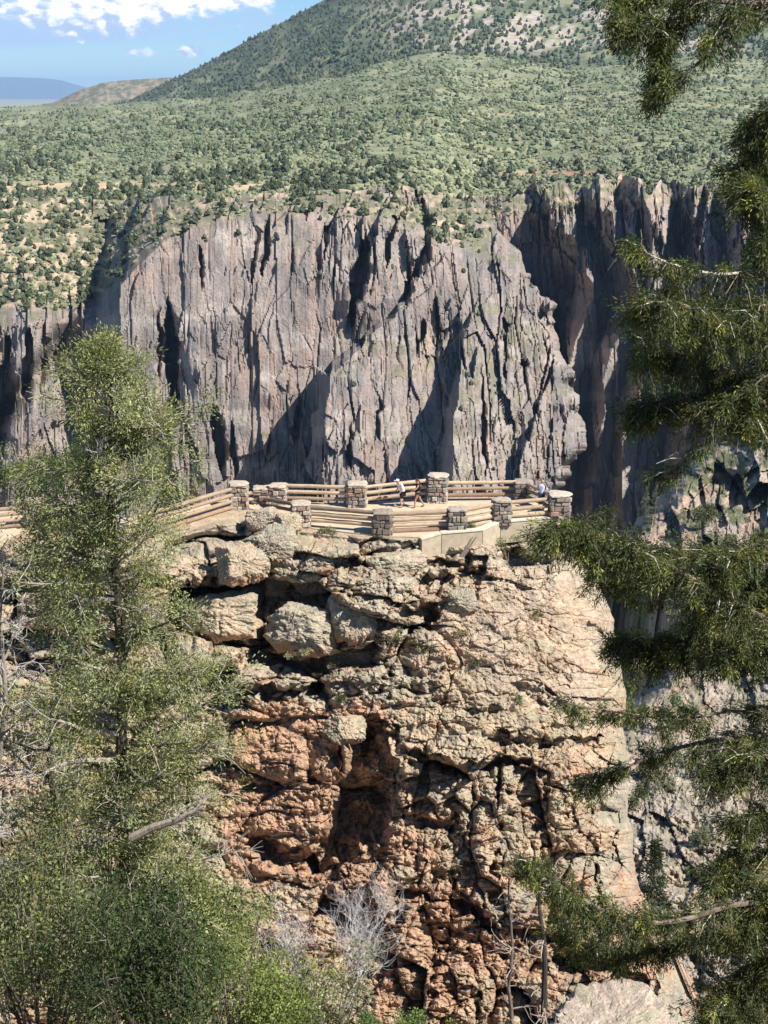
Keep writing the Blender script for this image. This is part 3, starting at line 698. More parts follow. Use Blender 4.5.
for i, b in enumerate((
    (316, 566, 52, 50, 'large grey block leaning on the ledge below the log fence, dark shadow on its side'),
    (240, 556, 58, 44, 'broad pale boulder on the slope just left of the deep boulder gap'),
    (271, 538, 54, 38, 'cracked rounded boulder directly below the tall stone pillar'),
    (276, 580, 34, 34, 'small squat boulder with a bush on it, wedged beside the large grey block'),
    (222, 607, 92, 52, 'wide flat-topped boulder, the broadest one, partly behind the juniper crown'),
    (303, 626, 80, 54, 'massive tan boulder under the large grey block, with an undercut base'),
    (352, 606, 54, 56, 'upright brown boulder right of the massive tan one'),
    (163, 562, 66, 36, 'low boulder with a dark hollow under it, seen through the juniper twigs'),
    (462, 597, 36, 24, 'small rounded brown boulder perched at the top of the pink slab'),
    (262, 515, 36, 24, 'knobbly pale rock at the foot of the two short stone pillars'),
    (288, 521, 30, 26, 'knobbly rock against the side of the stone pillar where the front fence begins'),
    (352, 648, 60, 34, 'overhanging ledge boulder above the orange hollow'),
    (398, 560, 66, 30, 'long flat boulder on the rim below the middle of the front fence'),
    (345, 722, 46, 34, 'rounded knob of rock jutting above the recess'),
    (200, 665, 60, 30, 'low pale boulder on the lower ledge, half covered by juniper twigs'))):
    boulder(*b, seed=300 + i, col=(.345, .315, .27) if i == 0 else [(.42, .345, .255), (.45, .35, .245), (.37, .315, .24)][i % 3])

# flat-topped block at the foot of the view
blk = MB()
def block_top(px0, py0, px1, py1, z): pass
bo = boulder(608, 1026, 172, 54, 'big pale flat-topped rock with an orange front face at the foot of the view', 344, (.47, .38, .30), 1.3, 55., flat=.12)
bo2 = boulder(668, 1050, 96, 84, 'orange-sided block of rock beside the flat-topped one', 347, (.47, .25, .14), 1.2, 54., flat=.1)
# ------------------------------------------------------------------ slope of scree and spires right of the promontory
sx = np.linspace(0, 1, 270) ** 1.3; st = np.linspace(0, 1, 560)
SX, ST = np.meshgrid(sx, st)
sy = 412 + ST * 668
xl = ip(sy, [(405, 752), (425, 738), (450, 700), (480, 676), (510, 648), (540, 618), (556, 618), (575, 660), (600, 676), (640, 672), (680, 655), (710, 622), (740, 600), (1080, 595)]) + 16 * (fbm(sy * 0 + 1, sy / 11, 401, 4) - .5) * sstep(700, 660, sy)
sxx = xl + SX * (870 - xl)
SYY = ip(sy, [(412, 300), (470, 262), (545, 225), (600, 200), (690, 172), (760, 150), (850, 128), (950, 112), (1080, 96)])
SYY = SYY + .10 * (760 - sxx) * sstep(700, 500, sy)
rr = 0
for a, b, amp, seed in ((36, 80, 9., 411), (15, 34, 4., 412), (6, 13, 1.5, 413)):
    f1, f2, idh, ox, oy = worley(sxx / a + .4 * vnoise(sxx / a, sy / 25, seed + 4), sy / b, seed)
    rr = rr + amp * ((rnd3(idh, 1) - .5) + (rnd3(idh, 2) - .5) * ox * 1.2 + (rnd3(idh, 3) - .75) * oy)
up_ = sstep(720, 640, sy)
SYY = SYY + rr * (.25 + .75 * up_) * np.clip(SYY / 220, .3, 1.2) + 3. * (fbm(sxx / 20, sy / 14, 421, 4) - .5) + 1.6 * (fbm(sxx / 5, sy / 4, 422, 3) - .5)
SYY = SYY + .16 * SYY * (1 - np.sqrt(1 - np.clip(1 - (sxx - xl) / 26, 0, 1) ** 2))
SW = P(sxx, sy, SYY)
a_ = np.broadcast_to(np.array([.34, .285, .23]), (*sxx.shape, 3))
a_ = lerp(a_, np.array([.37, .275, .21]), sstep(.5, .62, fbm(sxx / 30, sy / 40, 423, 4)))
a_ = lerp(a_, np.array([.13, .135, .075]), 1. * sstep(.47, .58, fbm(sxx / 12, sy / 10, 424, 4)) * (.55 + .45 * up_))
a_ = lerp(a_, np.array([.35, .30, .235]), .6 * (1 - up_) * sstep(.4, .6, fbm(sxx / 9, sy / 6, 425, 4)))
ns_ = len(sx); V = SW.reshape(-1, 3); li = np.arange(len(st)) * ns_
Lk = V[li] + np.array([1., 22, -45]); k = len(st); i = np.arange(k - 1)
fk = np.stack([li[:-1], len(V) + i, len(V) + i + 1, li[1:]], -1)
Tk = V[:ns_] + np.array([0, 30, -60.]); i = np.arange(ns_ - 1); n0 = len(V) + k
fk2 = np.stack([n0 + i, i, i + 1, n0 + i + 1], -1)
talus_m = rock_mat('talus_rock', .5, (1, 1, .6), .7, 1.25, .7, .3, 2.4)
o = link('talus_slope', mesh_np('talus_slope', np.concatenate([V, Lk, Tk]), np.concatenate([gridfaces(*sxx.shape), fk, fk2]), talus_m, np.concatenate([a_.reshape(-1, 3), a_[:, 0], a_[0]])))
tag(o, 'steep sunlit slope of rock spires, scree and scrub dropping right of the promontory', 'slope', kind='structure')
# deep gorge floor under everything
def gorge():
    xs = np.linspace(-330, 560, 90); ys = np.linspace(92, 700, 60); GX, GY = np.meshgrid(xs, ys)
    z = -215 + 60 * np.abs((GY - 330) / 330.) ** 1.5 + 22 * (fbm(GX / 40, GY / 40, 431, 4) - .5) * 2
    c = lerp(np.broadcast_to(np.array([.26, .22, .19]), (*GX.shape, 3)), np.array([.11, .12, .065]), sstep(.48, .6, fbm(GX / 25, GY / 25, 432, 4)))
    tag(link('gorge_floor', mesh_np('gorge_floor', np.stack([GX, GY, z], -1).reshape(-1, 3), gridfaces(*GX.shape)[:, ::-1], talus_m, c.reshape(-1, 3))), 'shaded rocky floor of the gorge', 'ground', kind='structure')
gorge()

# ------------------------------------------------------------------ overlook: path, wall, pillars, log fences, people
def pz(px, py): return PZ(px, py, ZD)
path_m = vcol_mat('path_surface', .82, 1.12, 2.2, bump=.3, dist=.02)
edge = [(-90, 545), (0, 540), (38, 527), (118, 546), (200, 512), (239, 506), (262, 511), (301, 527), (383, 536), (424, 537), (442, 533.6), (483, 530.4), (501, 522.7), (557, 517.6), (566, 512), (524, 499.5), (437, 499.5), (357, 505), (276, 502), (239, 500), (200, 505), (118, 524), (38, 512), (-90, 509)]
ev = np.array([pz(x, y) for x, y in edge]); ev[:, 2] = ZD
bm_me = bpy.data.meshes.new('paved_path'); n = len(ev)
bm_me.from_pydata([tuple(p) for p in ev] + [tuple(p + np.array([0, 0, -.045])) for p in ev], [], [tuple(range(n))] + [(i, i + n, (i + 1) % n + n, (i + 1) % n) for i in range(n)])
a = bm_me.color_attributes.new('col', 'FLOAT_COLOR', 'POINT')
for d in a.data: d.color = (.52, .415, .29, 1)
bm_me.materials.append(path_m)
tag(link('paved_path', bm_me), 'pale sandy path and viewing platform on top of the promontory', 'path', kind='structure')

# concrete retaining wall under the front fence
conc_m = vcol_mat('concrete', .8, 1.12, 3., bump=.25, dist=.015)
wl = [(422, 538, -.12), (442, 534.8, .04), (483, 531.5, .05), (501, 523.6, .05), (557, 518.4, .03)]
mbw = MB()
def prism_wall(a, b, t, zt0, zt1, zb0, zb1, col):
    a = np.array(a); b = np.array(b); d = (b - a)[:2]; nrm = np.array([d[1], -d[0]]) / np.hypot(*d) * t
    c = [(a[0], a[1]), (b[0], b[1]), (b[0] - nrm[0], b[1] - nrm[1]), (a[0] - nrm[0], a[1] - nrm[1])]
    zt = [zt0, zt1, zt1, zt0]; zb = [zb0, zb1, zb1, zb0]
    V = [(x, y, z) for (x, y), z in zip(c, zb)] + [(x, y, z) for (x, y), z in zip(c, zt)]
    mbw.add(V, [(0, 1, 5, 4), (1, 2, 6, 5), (2, 3, 7, 6), (3, 0, 4, 7), (4, 5, 6, 7), (3, 2, 1, 0)], None, col)
for (xa, ya, ha), (xb, yb, hb_) in zip(wl[:-1], wl[1:]):
    a = pz(xa, ya); b = pz(xb - .6, yb + .1)
    prism_wall(a, b, .3, ZD + ha, ZD + hb_, ZD - 1.15, ZD - 1.15, (.42, .35, .255))
e = empty('retaining_wall', (0, 0, 0), 'low tan concrete wall holding up the front edge of the viewing platform', 'wall')
mbw.build('wall_body', conc_m, e)
mbw = MB()
for (xa, ya, ha), (xb, yb, hb_) in zip(wl[:-1], wl[1:]):
    a = pz(xa, ya) + np.array([-.02, -.05, 0]); b = pz(xb - .6, yb + .1) + np.array([0, -.05, 0])
    prism_wall(a, b, .42, ZD + ha + .09, ZD + hb_ + .09, ZD + ha + .003, ZD + hb_ + .003, (.60, .53, .41))
mbw.build('coping', conc_m, e)

stone_m = vcol_mat('field_stone', .65, 1.25, 7., bump=.6, dist=.02)
def pillar(px, py, w, h, label, seed, rz=0., dark=1.):
    """square pier of irregular field stones with a flat cap stone"""
    r = np.random.default_rng(seed); p = pz(px, py)
    e = empty('stone_pillar', p, label, 'pillar', 'stone pillars of the overlook fence', rz)
    mb = MB(); core = w * .5 - .035; H = h - .10
    mb.add([(sx_ * core, sy_ * core, z) for z in (-.14, H) for sy_ in (-1, 1) for sx_ in (-1, 1)], [(0, 1, 5, 4), (1, 3, 7, 5), (3, 2, 6, 7), (2, 0, 4, 6), (4, 5, 7, 6)], None, (.16, .13, .11))
    z = -.13
    while z < H - .05:
        ch = min(r.uniform(.16, .34), H - z)
        for side in range(4):
            x = -w * .5; 
            while x < w * .5 - .05:
                cw = min(r.uniform(.18, .50), w * .5 - x)
                if w * .5 - x - cw < .1: cw = w * .5 - x
                t = r.uniform(.02, .13); g = .012
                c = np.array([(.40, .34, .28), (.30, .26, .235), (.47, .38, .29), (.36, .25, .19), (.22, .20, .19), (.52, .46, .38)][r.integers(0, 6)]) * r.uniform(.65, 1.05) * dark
                hw, hh = cw / 2 - g, ch / 2 - g; b_ = .03
                jit = lambda: r.uniform(-.035, .035)
                q = [(-hw, 0, -hh), (hw, 0, -hh), (hw, 0, hh), (-hw, 0, hh)]
                f = [(-hw + b_ + jit(), -t, -hh + b_ + jit()), (hw - b_ + jit(), -t - jit(), -hh + b_ + jit()), (hw - b_ + jit(), -t, hh - b_ + jit()), (-hw + b_ + jit(), -t + jit(), hh - b_ + jit())]
                V = np.array(q + f) + np.array([x + cw / 2, -core, z + ch / 2])
                an = side * math.pi / 2; ca, sa = math.cos(an), math.sin(an)
                V = np.stack([V[:, 0] * ca - V[:, 1] * sa, V[:, 0] * sa + V[:, 1] * ca, V[:, 2]], -1)
                mb.add(V, [(4, 5, 6, 7), (0, 1, 5, 4), (1, 2, 6, 5), (2, 3, 7, 6), (3, 0, 4, 7)], None, c)
                x += cw
        z += ch
    mb.build('shaft', stone_m, e)
    mc = MB(); n = 14; a = np.arange(n) * 2 * math.pi / n
    rad = w * .56 * (1 / np.maximum(np.abs(np.cos(a)), np.abs(np.sin(a)))) ** .75 * (1 + .09 * r.normal(size=n))
    ring = lambda k, z: np.stack([np.cos(a) * rad * k, np.sin(a) * rad * k, np.full(n, z) + .012 * r.normal(size=n)], -1)
    V = np.concatenate([ring(.93, H + .002), ring(1, H + .045), ring(.97, H + .11), ring(.6, H + .15), [[0, 0, H + .155]]])
    i = np.arange(n); j = (i + 1) % n
    q = np.concatenate([np.stack([i + k * n, j + k * n, j + (k + 1) * n, i + (k + 1) * n], -1) for k in range(3)])
    t = np.stack([i + 3 * n, j + 3 * n, np.full(n, 4 * n)], -1)
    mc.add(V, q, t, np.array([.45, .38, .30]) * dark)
    mc.build('cap', stone_m, e)
    return p
PIL = {}
for key, px, py, w, h, label, dk in (
    ('a', 36, 526, .95, 1.5, 'stone pillar between rails at the far left edge, below the green thicket', .9),
    ('b', 118, 545, .95, 1.4, 'stone pillar standing behind the trunk of the juniper', .9),
    ('c', 239, 507, 1.0, 1.45, 'tall narrow stone pillar where the left rails end beside the juniper crown', 1.0),
    ('d', 262, 503, .9, .95, 'shortest stone pillar, half hidden by a knobbly rock next to the tall narrow one', .95),
    ('e', 278, 503, 1.0, 1.1, 'stone pillar with a round pale cap where the rear fence begins', 1.0),
    ('f', 301, 526, 1.0, 1.35, 'stone pillar at the start of the front fence, dark on its shaded side', .95),
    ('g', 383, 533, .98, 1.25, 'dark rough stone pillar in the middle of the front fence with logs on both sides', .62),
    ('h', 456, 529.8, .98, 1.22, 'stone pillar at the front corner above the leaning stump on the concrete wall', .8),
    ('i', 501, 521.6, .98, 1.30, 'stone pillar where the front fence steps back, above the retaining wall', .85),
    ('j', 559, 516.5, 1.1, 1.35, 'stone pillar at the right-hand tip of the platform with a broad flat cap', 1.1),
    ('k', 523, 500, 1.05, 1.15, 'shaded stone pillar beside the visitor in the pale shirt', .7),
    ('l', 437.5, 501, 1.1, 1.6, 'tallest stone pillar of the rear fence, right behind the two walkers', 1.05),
    ('m', 357.5, 505.5, 1.05, 1.35, 'stone pillar of the rear fence left of the two walkers', 1.0)):
    PIL[key] = pillar(px, py, w, h, label, 500 + ord(key), rng.uniform(-.12, .12), dk)

def logs(a, b, label, hs=(.34, .72, 1.08), rad=.115, cols=None, sag=(0, 0), seed=0, off=(0, 0)):
    """fence panel of round logs from pillar to pillar"""
    r = np.random.default_rng(seed); A = PIL[a] if isinstance(a, str) else np.array(a); B = PIL[b] if isinstance(b, str) else np.array(b)
    A = A + np.array([*off, 0]); B = B + np.array([*off, 0])
    d = unit(B - A); A2 = A + d * (.40 if isinstance(a, str) else 0); B2 = B - d * (.40 if isinstance(b, str) else 0)
    e = empty('log_fence', (A + B) / 2, label, 'fence', 'log fence panels of the overlook')
    mid = (A + B) / 2
    for k, h in enumerate(hs):
        t = np.linspace(0, 1, 9)[:, None]; p = A2 + (B2 - A2) * t - mid + np.array([0, 0, h]) + np.array([0, 0, 1]) * (sag[0] * (1 - t) + sag[1] * t)
        p = p + r.normal(size=p.shape) * .008
        q = rad * r.uniform(.88, 1.1); rr_ = q * np.linspace(1.06, .94, 9) * (1 + .03 * r.normal(size=9))
        if r.random() < .5: rr_ = rr_[::-1]
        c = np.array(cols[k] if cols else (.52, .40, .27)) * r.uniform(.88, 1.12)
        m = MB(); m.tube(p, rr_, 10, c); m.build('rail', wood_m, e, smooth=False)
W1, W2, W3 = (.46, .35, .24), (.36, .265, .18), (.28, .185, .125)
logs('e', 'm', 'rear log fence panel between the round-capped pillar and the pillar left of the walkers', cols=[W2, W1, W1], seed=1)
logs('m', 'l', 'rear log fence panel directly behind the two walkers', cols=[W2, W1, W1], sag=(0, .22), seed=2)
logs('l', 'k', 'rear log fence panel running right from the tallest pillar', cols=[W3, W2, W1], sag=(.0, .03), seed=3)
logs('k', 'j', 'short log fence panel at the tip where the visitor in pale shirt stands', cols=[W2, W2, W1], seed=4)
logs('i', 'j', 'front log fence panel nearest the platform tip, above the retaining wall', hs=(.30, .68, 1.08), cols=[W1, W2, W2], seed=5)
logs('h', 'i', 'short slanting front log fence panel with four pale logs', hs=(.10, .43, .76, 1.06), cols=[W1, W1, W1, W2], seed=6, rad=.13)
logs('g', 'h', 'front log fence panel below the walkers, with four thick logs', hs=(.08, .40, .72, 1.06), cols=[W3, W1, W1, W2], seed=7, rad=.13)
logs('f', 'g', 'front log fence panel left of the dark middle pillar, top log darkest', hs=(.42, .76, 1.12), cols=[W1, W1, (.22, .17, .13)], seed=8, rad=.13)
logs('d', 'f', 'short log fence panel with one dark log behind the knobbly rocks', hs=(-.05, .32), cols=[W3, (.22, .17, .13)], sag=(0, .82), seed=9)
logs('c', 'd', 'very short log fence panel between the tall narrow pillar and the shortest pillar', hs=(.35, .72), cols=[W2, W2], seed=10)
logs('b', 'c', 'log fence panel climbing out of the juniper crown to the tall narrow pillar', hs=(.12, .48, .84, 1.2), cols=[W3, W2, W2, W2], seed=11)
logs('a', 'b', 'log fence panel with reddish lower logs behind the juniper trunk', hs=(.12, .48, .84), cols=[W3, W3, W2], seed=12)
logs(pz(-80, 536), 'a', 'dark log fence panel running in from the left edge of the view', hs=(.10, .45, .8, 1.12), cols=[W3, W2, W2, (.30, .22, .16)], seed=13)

# ------------------------------------------------------------------ people
def skin_mesh(name, joints, edges, mat, parent, sub=2, root=0):
    me = bpy.data.meshes.new(name + '_cage'); me.from_pydata([j[0] for j in joints], edges, [])
    ob = bpy.data.objects.new(name + '_cage', me); COL.objects.link(ob)
    sk_ = ob.modifiers.new('s', 'SKIN'); ob.modifiers.new('u', 'SUBSURF').levels = sub
    for i, (c, rad) in enumerate(joints):
        v = me.skin_vertices[0].data[i]; v.radius = rad if isinstance(rad, tuple) else (rad, rad); v.use_root = (i == root)
    dg = bpy.context.evaluated_depsgraph_get(); dg.update()
    res = bpy.data.meshes.new_from_object(ob.evaluated_get(dg)); res.name = name
    bpy.data.objects.remove(ob); bpy.data.meshes.remove(me)
    res.materials.clear(); res.materials.append(mat)
    for p in res.polygons: p.use_smooth = True
    return link(name, res, parent)
def plain(name, col, rough=.8):
    m, nt_, b = mat_new(name); n = nnoise(nt_, 18, 3, .6)
    c = nmix(nt_, 'MULTIPLY', 1., col, nramp(nt_, n, [(.3, .85), (.7, 1.1)])); nt_.links.new(c, b.inputs['Base Color']); b.inputs['Roughness'].default_value = rough
    return m
skin_m = plain('skin', (.50, .30, .21), .6); tanskin_m = plain('tanned_skin', (.42, .23, .14), .55)
white_m = plain('white_cloth', (.80, .79, .78)); black_m = plain('black_cloth', (.018, .018, .022)); lav_m = plain('pale_lavender_cloth', (.62, .63, .76)); grey_m = plain('grey_cloth', (.10, .105, .115)); hair_m = plain('brown_hair', (.07, .04, .025)); hairg_m = plain('fair_hair', (.36, .27, .18)); shoe_m = plain('shoe', (.12, .11, .10)); blue_m = plain('blue_shorts', (.06, .07, .10))

def ellipsoid(mb, c, r3, col=(1, 1, 1), n1=14, n2=20, zmin=-1., bump=None):
    th = np.linspace(0, math.pi, n1)[:, None]; ph = np.linspace(0, 2 * math.pi, n2, endpoint=False)[None]
    d = np.stack([np.sin(th) * np.cos(ph), np.sin(th) * np.sin(ph), np.cos(th) + 0 * ph], -1)
    d[..., 2] = np.maximum(d[..., 2], zmin); V = d * np.array(r3)
    if bump is not None: V = bump(V, d)
    i = np.arange(n1 * n2).reshape(n1, n2); j = np.roll(i, -1, 1)
    mb.add(V.reshape(-1, 3) + np.array(c), np.stack([i[:-1], i[1:], j[1:], j[:-1]], -1).reshape(-1, 4), None, col)

def person(loc, rz, label, pose, mats, hat=None):
    """figure facing +x: joints in metres from the point between the feet"""
    e = empty('person', loc, label, 'person', None, rz)
    J = pose
    mid = lambda a, b, t: tuple(np.array(a) * (1 - t) + np.array(b) * t)
    hip, chest, neck, head = J['hip'], J['chest'], J['neck'], J['head']
    js = [(hip, (.125, .155)), (mid(hip, chest, .5), (.105, .135)), (chest, (.125, .165)), (neck, .055), (mid(neck, head, .6), .058)]
    ed = [(0, 1), (1, 2), (2, 3), (3, 4)]
    def chain(start, pts):
        prev = start
        for c, r_ in pts:
            js.append((c, r_)); ed.append((prev, len(js) - 1)); prev = len(js) - 1
    for s in ('l', 'r'):
        chain(0, [(J['hip' + s], .098), (mid(J['hip' + s], J['knee' + s], .45), .082), (J['knee' + s], .056), (mid(J['knee' + s], J['ank' + s], .35), .058), (J['ank' + s], .037), (J['toe' + s], .036)])
        chain(2, [(J['sh' + s], .062), (mid(J['sh' + s], J['elb' + s], .5), .050), (J['elb' + s], .038), (mid(J['elb' + s], J['wr' + s], .4), .038), (J['wr' + s], .024), (J['hand' + s], .033)])
    body = skin_mesh('body', js, ed, mats['skin'], e, 2)
    # head with brow, nose, chin and ears
    hm_ = MB()
    def face(V, d):
        V = V.copy(); V[..., 0] += .022 * np.exp(-((d[..., 1]) / .16) ** 2 - ((d[..., 2] + .12) / .16) ** 2) * (d[..., 0] > .3)      # nose
        V[..., 0] -= .010 * np.exp(-((np.abs(d[..., 1]) - .34) / .14) ** 2 - ((d[..., 2] - .06) / .10) ** 2) * (d[..., 0] > .3)       # eye sockets
        V[..., 0] -= .006 * np.exp(-((d[..., 1]) / .3) ** 2 - ((d[..., 2] + .45) / .06) ** 2) * (d[..., 0] > .3)                      # mouth
        k = np.clip(-d[..., 2] - .2, 0, 1); V[..., 1] *= 1 - .35 * k; V[..., 0] += .02 * k * (d[..., 0] > 0)
        return V
    ellipsoid(hm_, head, (.098, .078, .118), n1=22, n2=30, bump=face)
    for s in (-1, 1): ellipsoid(hm_, (head[0] - .008, head[1] + s * .078, head[2] - .01), (.02, .010, .03), n1=8, n2=8)
    for s in (-1, 1):
        he = MB(); ellipsoid(he, (head[0] + .088, head[1] + s * .028, head[2] + .008), (.008, .012, .007), n1=8, n2=8)
        he.build('eye', black_m, e, smooth=True)
    hh = MB(); ellipsoid(hh, (head[0] - .014, head[1], head[2] + .018), (.098, .088, .116), n1=16, n2=22, zmin=-.12)
    if J.get('tail'): hh.tube([(head[0] - .10, head[1], head[2] + .03), (head[0] - .15, head[1], head[2] - .05), (head[0] - .14, head[1], head[2] - .17)], [.03, .035, .012], 8)
    hh.build('hair', mats['hair'], e, smooth=True)
    if hat:
        mh = MB(); ellipsoid(mh, (head[0], head[1], head[2] + .055), (.112, .098, .085), zmin=-.15, n1=12, n2=20)
        V = [(head[0] + x, head[1] + y, head[2] + z) for x, y, z in ((.06, -.085, .045), (.19, -.055, .03), (.205, 0, .03), (.19, .055, .03), (.06, .085, .045), (.06, -.085, .06), (.19, -.055, .042), (.205, 0, .045), (.19, .055, .042), (.06, .085, .06))]
        mh.add(V, [(0, 1, 6, 5), (1, 2, 7, 6), (2, 3, 8, 7), (3, 4, 9, 8)], None, None); mh.add(V, None, [(5, 6, 7), (5, 7, 9), (7, 8, 9), (0, 2, 1), (0, 4, 2), (2, 4, 3)])
        mh.build('cap', hat, e, smooth=True)
    # clothes: slightly larger shells over the same joints
    def shell(name, joints, edges, mat, g): skin_mesh(name, [(c, (.45 * r_[0] + .55 * r_[1] + g, max(r_) + g) if isinstance(r_, tuple) else r_ + g) for c, r_ in joints], edges, mat, e, 2)
    top = [(mid(hip, chest, -.12), (.128, .158)), (mid(hip, chest, .5), (.112, .142)), (chest, (.13, .168)), (mid(chest, neck, .55), (.08, .10))]; te = [(0, 1), (1, 2), (2, 3)]
    if J['sleeve'] > 0:
        for s in ('l', 'r'):
            i0_ = len(top); top.append((J['sh' + s], .068)); top.append((mid(J['sh' + s], J['elb' + s], J['sleeve']), .060)); te += [(2, i0_), (i0_, i0_ + 1)]
    shell('shirt', top, te, mats['top'], .03)
    sh = [(hip, (.128, .16))]; se = []
    for s in ('l', 'r'):
        i0_ = len(sh); sh.append((mid(J['hip' + s], J['knee' + s], .05), .105)); sh.append((mid(J['hip' + s], J['knee' + s], J['short']), .085)); se += [(0, i0_), (i0_, i0_ + 1)]
    shell('shorts', sh, se, mats['shorts'], .02)
    for s in ('l', 'r'):
        m = MB(); a, t = np.array(J['ank' + s]), np.array(J['toe' + s]); m.tube([a + (a - t) * .35 + [0, 0, -.03], a * .6 + t * .4 + [0, 0, -.025], t + [0, 0, -.012], t + (t - a) * .25 + [0, 0, -.015]], [.035, .048, .045, .025], 10)
        m.build('shoe', shoe_m, e, smooth=True)
    # fingers
    mf = hm_
    for s in ('l', 'r'):
        w, h = np.array(J['wr' + s]), np.array(J['hand' + s]); d = unit(h - w); sd_ = unit(np.cross(d, [0, 0, 1.]) + 1e-3); nn = np.cross(sd_, d)
        for k in range(4):
            b0 = h + d * .03 + sd_ * (k - 1.5) * .017; ln = (.065, .075, .07, .055)[k]
            mf.tube([b0 - d * .02, b0 + d * ln * .5 + nn * .004, b0 + d * ln * .85 - nn * .018], [.0095, .0085, .006], 6)
        b0 = h - d * .015 + sd_ * .03; mf.tube([b0 - sd_ * .01, b0 + sd_ * .018 + d * .025, b0 + sd_ * .016 + d * .05], [.011, .010, .007], 6)
    import bmesh
    extra = mf.build('extra', mats['skin'], None, smooth=True); bm = bmesh.new(); bm.from_mesh(body.data); bm.from_mesh(extra.data)
    bm.to_mesh(body.data); bm.free(); d_ = extra.data; bpy.data.objects.remove(extra); bpy.data.meshes.remove(d_)
    for p_ in body.data.polygons: p_.use_smooth = True
    return e
# the man in the white shirt, bent a little forward, seen walking towards the left
man = dict(hip=(-.04, 0, .90), chest=(.10, 0, 1.28), neck=(.20, 0, 1.45), head=(.29, 0, 1.57), hipl=(-.03, .10, .86), hipr=(-.03, -.10, .86), kneel=(.12, .11, .47), kneer=(-.02, -.11, .46), ankl=(.06, .11, .08), ankr=(-.22, -.11, .10), toel=(.20, .12, .035), toer=(-.08, -.12, .04),
           shl=(.13, .19, 1.38), shr=(.13, -.19, 1.38), elbl=(.06, .25, 1.10), elbr=(.14, -.26, 1.10), wrl=(.22, .22, .92), wrr=(.30, -.23, .93), handl=(.28, .21, .87), handr=(.37, -.22, .90), sleeve=.75, short=.85)
person(pz(402, 507.0) + np.array([0, 0, 0]), R(200), 'man in white shirt, dark shorts and pale cap, stooping beside the woman', man, dict(skin=skin_m, hair=hairg_m, top=white_m, shorts=black_m), hat=white_m)
wom = dict(hip=(0, 0, .93), chest=(-.03, 0, 1.27), neck=(.02, 0, 1.46), head=(.07, 0, 1.60), hipl=(0, .09, .88), hipr=(0, -.09, .88), kneel=(.18, .09, .49), kneer=(-.14, -.09, .47), ankl=(.22, .09, .08), ankr=(-.36, -.09, .12), toel=(.36, .10, .035), toer=(-.24, -.10, .04),
           shl=(-.01, .165, 1.39), shr=(-.01, -.165, 1.39), elbl=(.16, .24, 1.17), elbr=(-.16, -.24, 1.16), wrl=(.34, .20, 1.05), wrr=(-.02, -.26, .98), handl=(.41, .19, 1.03), handr=(.04, -.26, .94), sleeve=.10, short=.35, tail=1)
person(pz(418, 507.5), R(190), 'woman in a black tank top and short grey shorts, striding left behind the man', wom, dict(skin=tanskin_m, hair=hair_m, top=black_m, shorts=grey_m))
sta = dict(hip=(0, 0, .93), chest=(.03, 0, 1.30), neck=(.07, 0, 1.49), head=(.11, 0, 1.62), hipl=(0, .10, .88), hipr=(0, -.10, .88), kneel=(.02, .11, .48), kneer=(.04, -.11, .48), ankl=(-.03, .12, .08), ankr=(-.01, -.12, .08), toel=(.12, .13, .035), toer=(.14, -.13, .035),
           shl=(.03, .19, 1.41), shr=(.03, -.19, 1.41), elbl=(.14, .28, 1.16), elbr=(.14, -.28, 1.16), wrl=(.36, .24, 1.12), wrr=(.36, -.24, 1.12), handl=(.43, .23, 1.12), handr=(.43, -.23, 1.12), sleeve=.9, short=.8)
person(pz(541, 509.5), R(60), 'visitor in a pale lavender shirt leaning on the rail at the platform tip', sta, dict(skin=skin_m, hair=hairg_m, top=lav_m, shorts=blue_m))
# ------------------------------------------------------------------ far trees
def blob(n1, n2, seed, amp=.3, leaves=0, leaf=.12):
    """one ragged juniper crown of unit height standing on z = 0"""
    r = np.random.default_rng(seed)
    th = np.linspace(.02, math.pi - .02, n1)[:, None]; ph = (np.linspace(0, 2 * math.pi, n2, endpoint=False)[None] + .3 * r.normal())
    d = np.stack([np.sin(th) * np.cos(ph), np.sin(th) * np.sin(ph), np.cos(th) + 0 * ph], -1)
    k = 1 + amp * r.normal(size=d.shape[:2]).clip(-1.5, 1.5)
    k[0] = k[0, 0]; k[-1] = k[-1, 0]
    V = d * k[..., None] * np.array([.40, .40, .47]); z = V[..., 2]; V[..., :2] *= (1 - .35 * np.clip(z / .47, -1, 1))[..., None]; V[..., 2] += .50
    i = np.arange(n1 * n2).reshape(n1, n2); j = np.roll(i, -1, 1)
    q = np.stack([i[:-1], i[1:], j[1:], j[:-1]], -1).reshape(-1, 4); V = V.reshape(-1, 3)
    if leaves:
        c = V[r.integers(0, len(V), leaves)] * r.uniform(.75, 1.12, (leaves, 1)) + .03 * r.normal(size=(leaves, 3)); c[:, 2] = np.abs(c[:, 2])
        a = unit(r.normal(size=(leaves, 3)) + [0, 0, .5]); b = unit(np.cross(a, r.normal(size=(leaves, 3)))); l = leaf * r.uniform(.6, 1.4, (leaves, 1))
        L = np.stack([c - a * l * .5, c + b * l * .3, c + a * l * .5, c - b * l * .3], 1).reshape(-1, 3)
        q = np.concatenate([q, len(V) + np.arange(4 * leaves).reshape(-1, 4)]); V = np.concatenate([V, L])
    return V, q

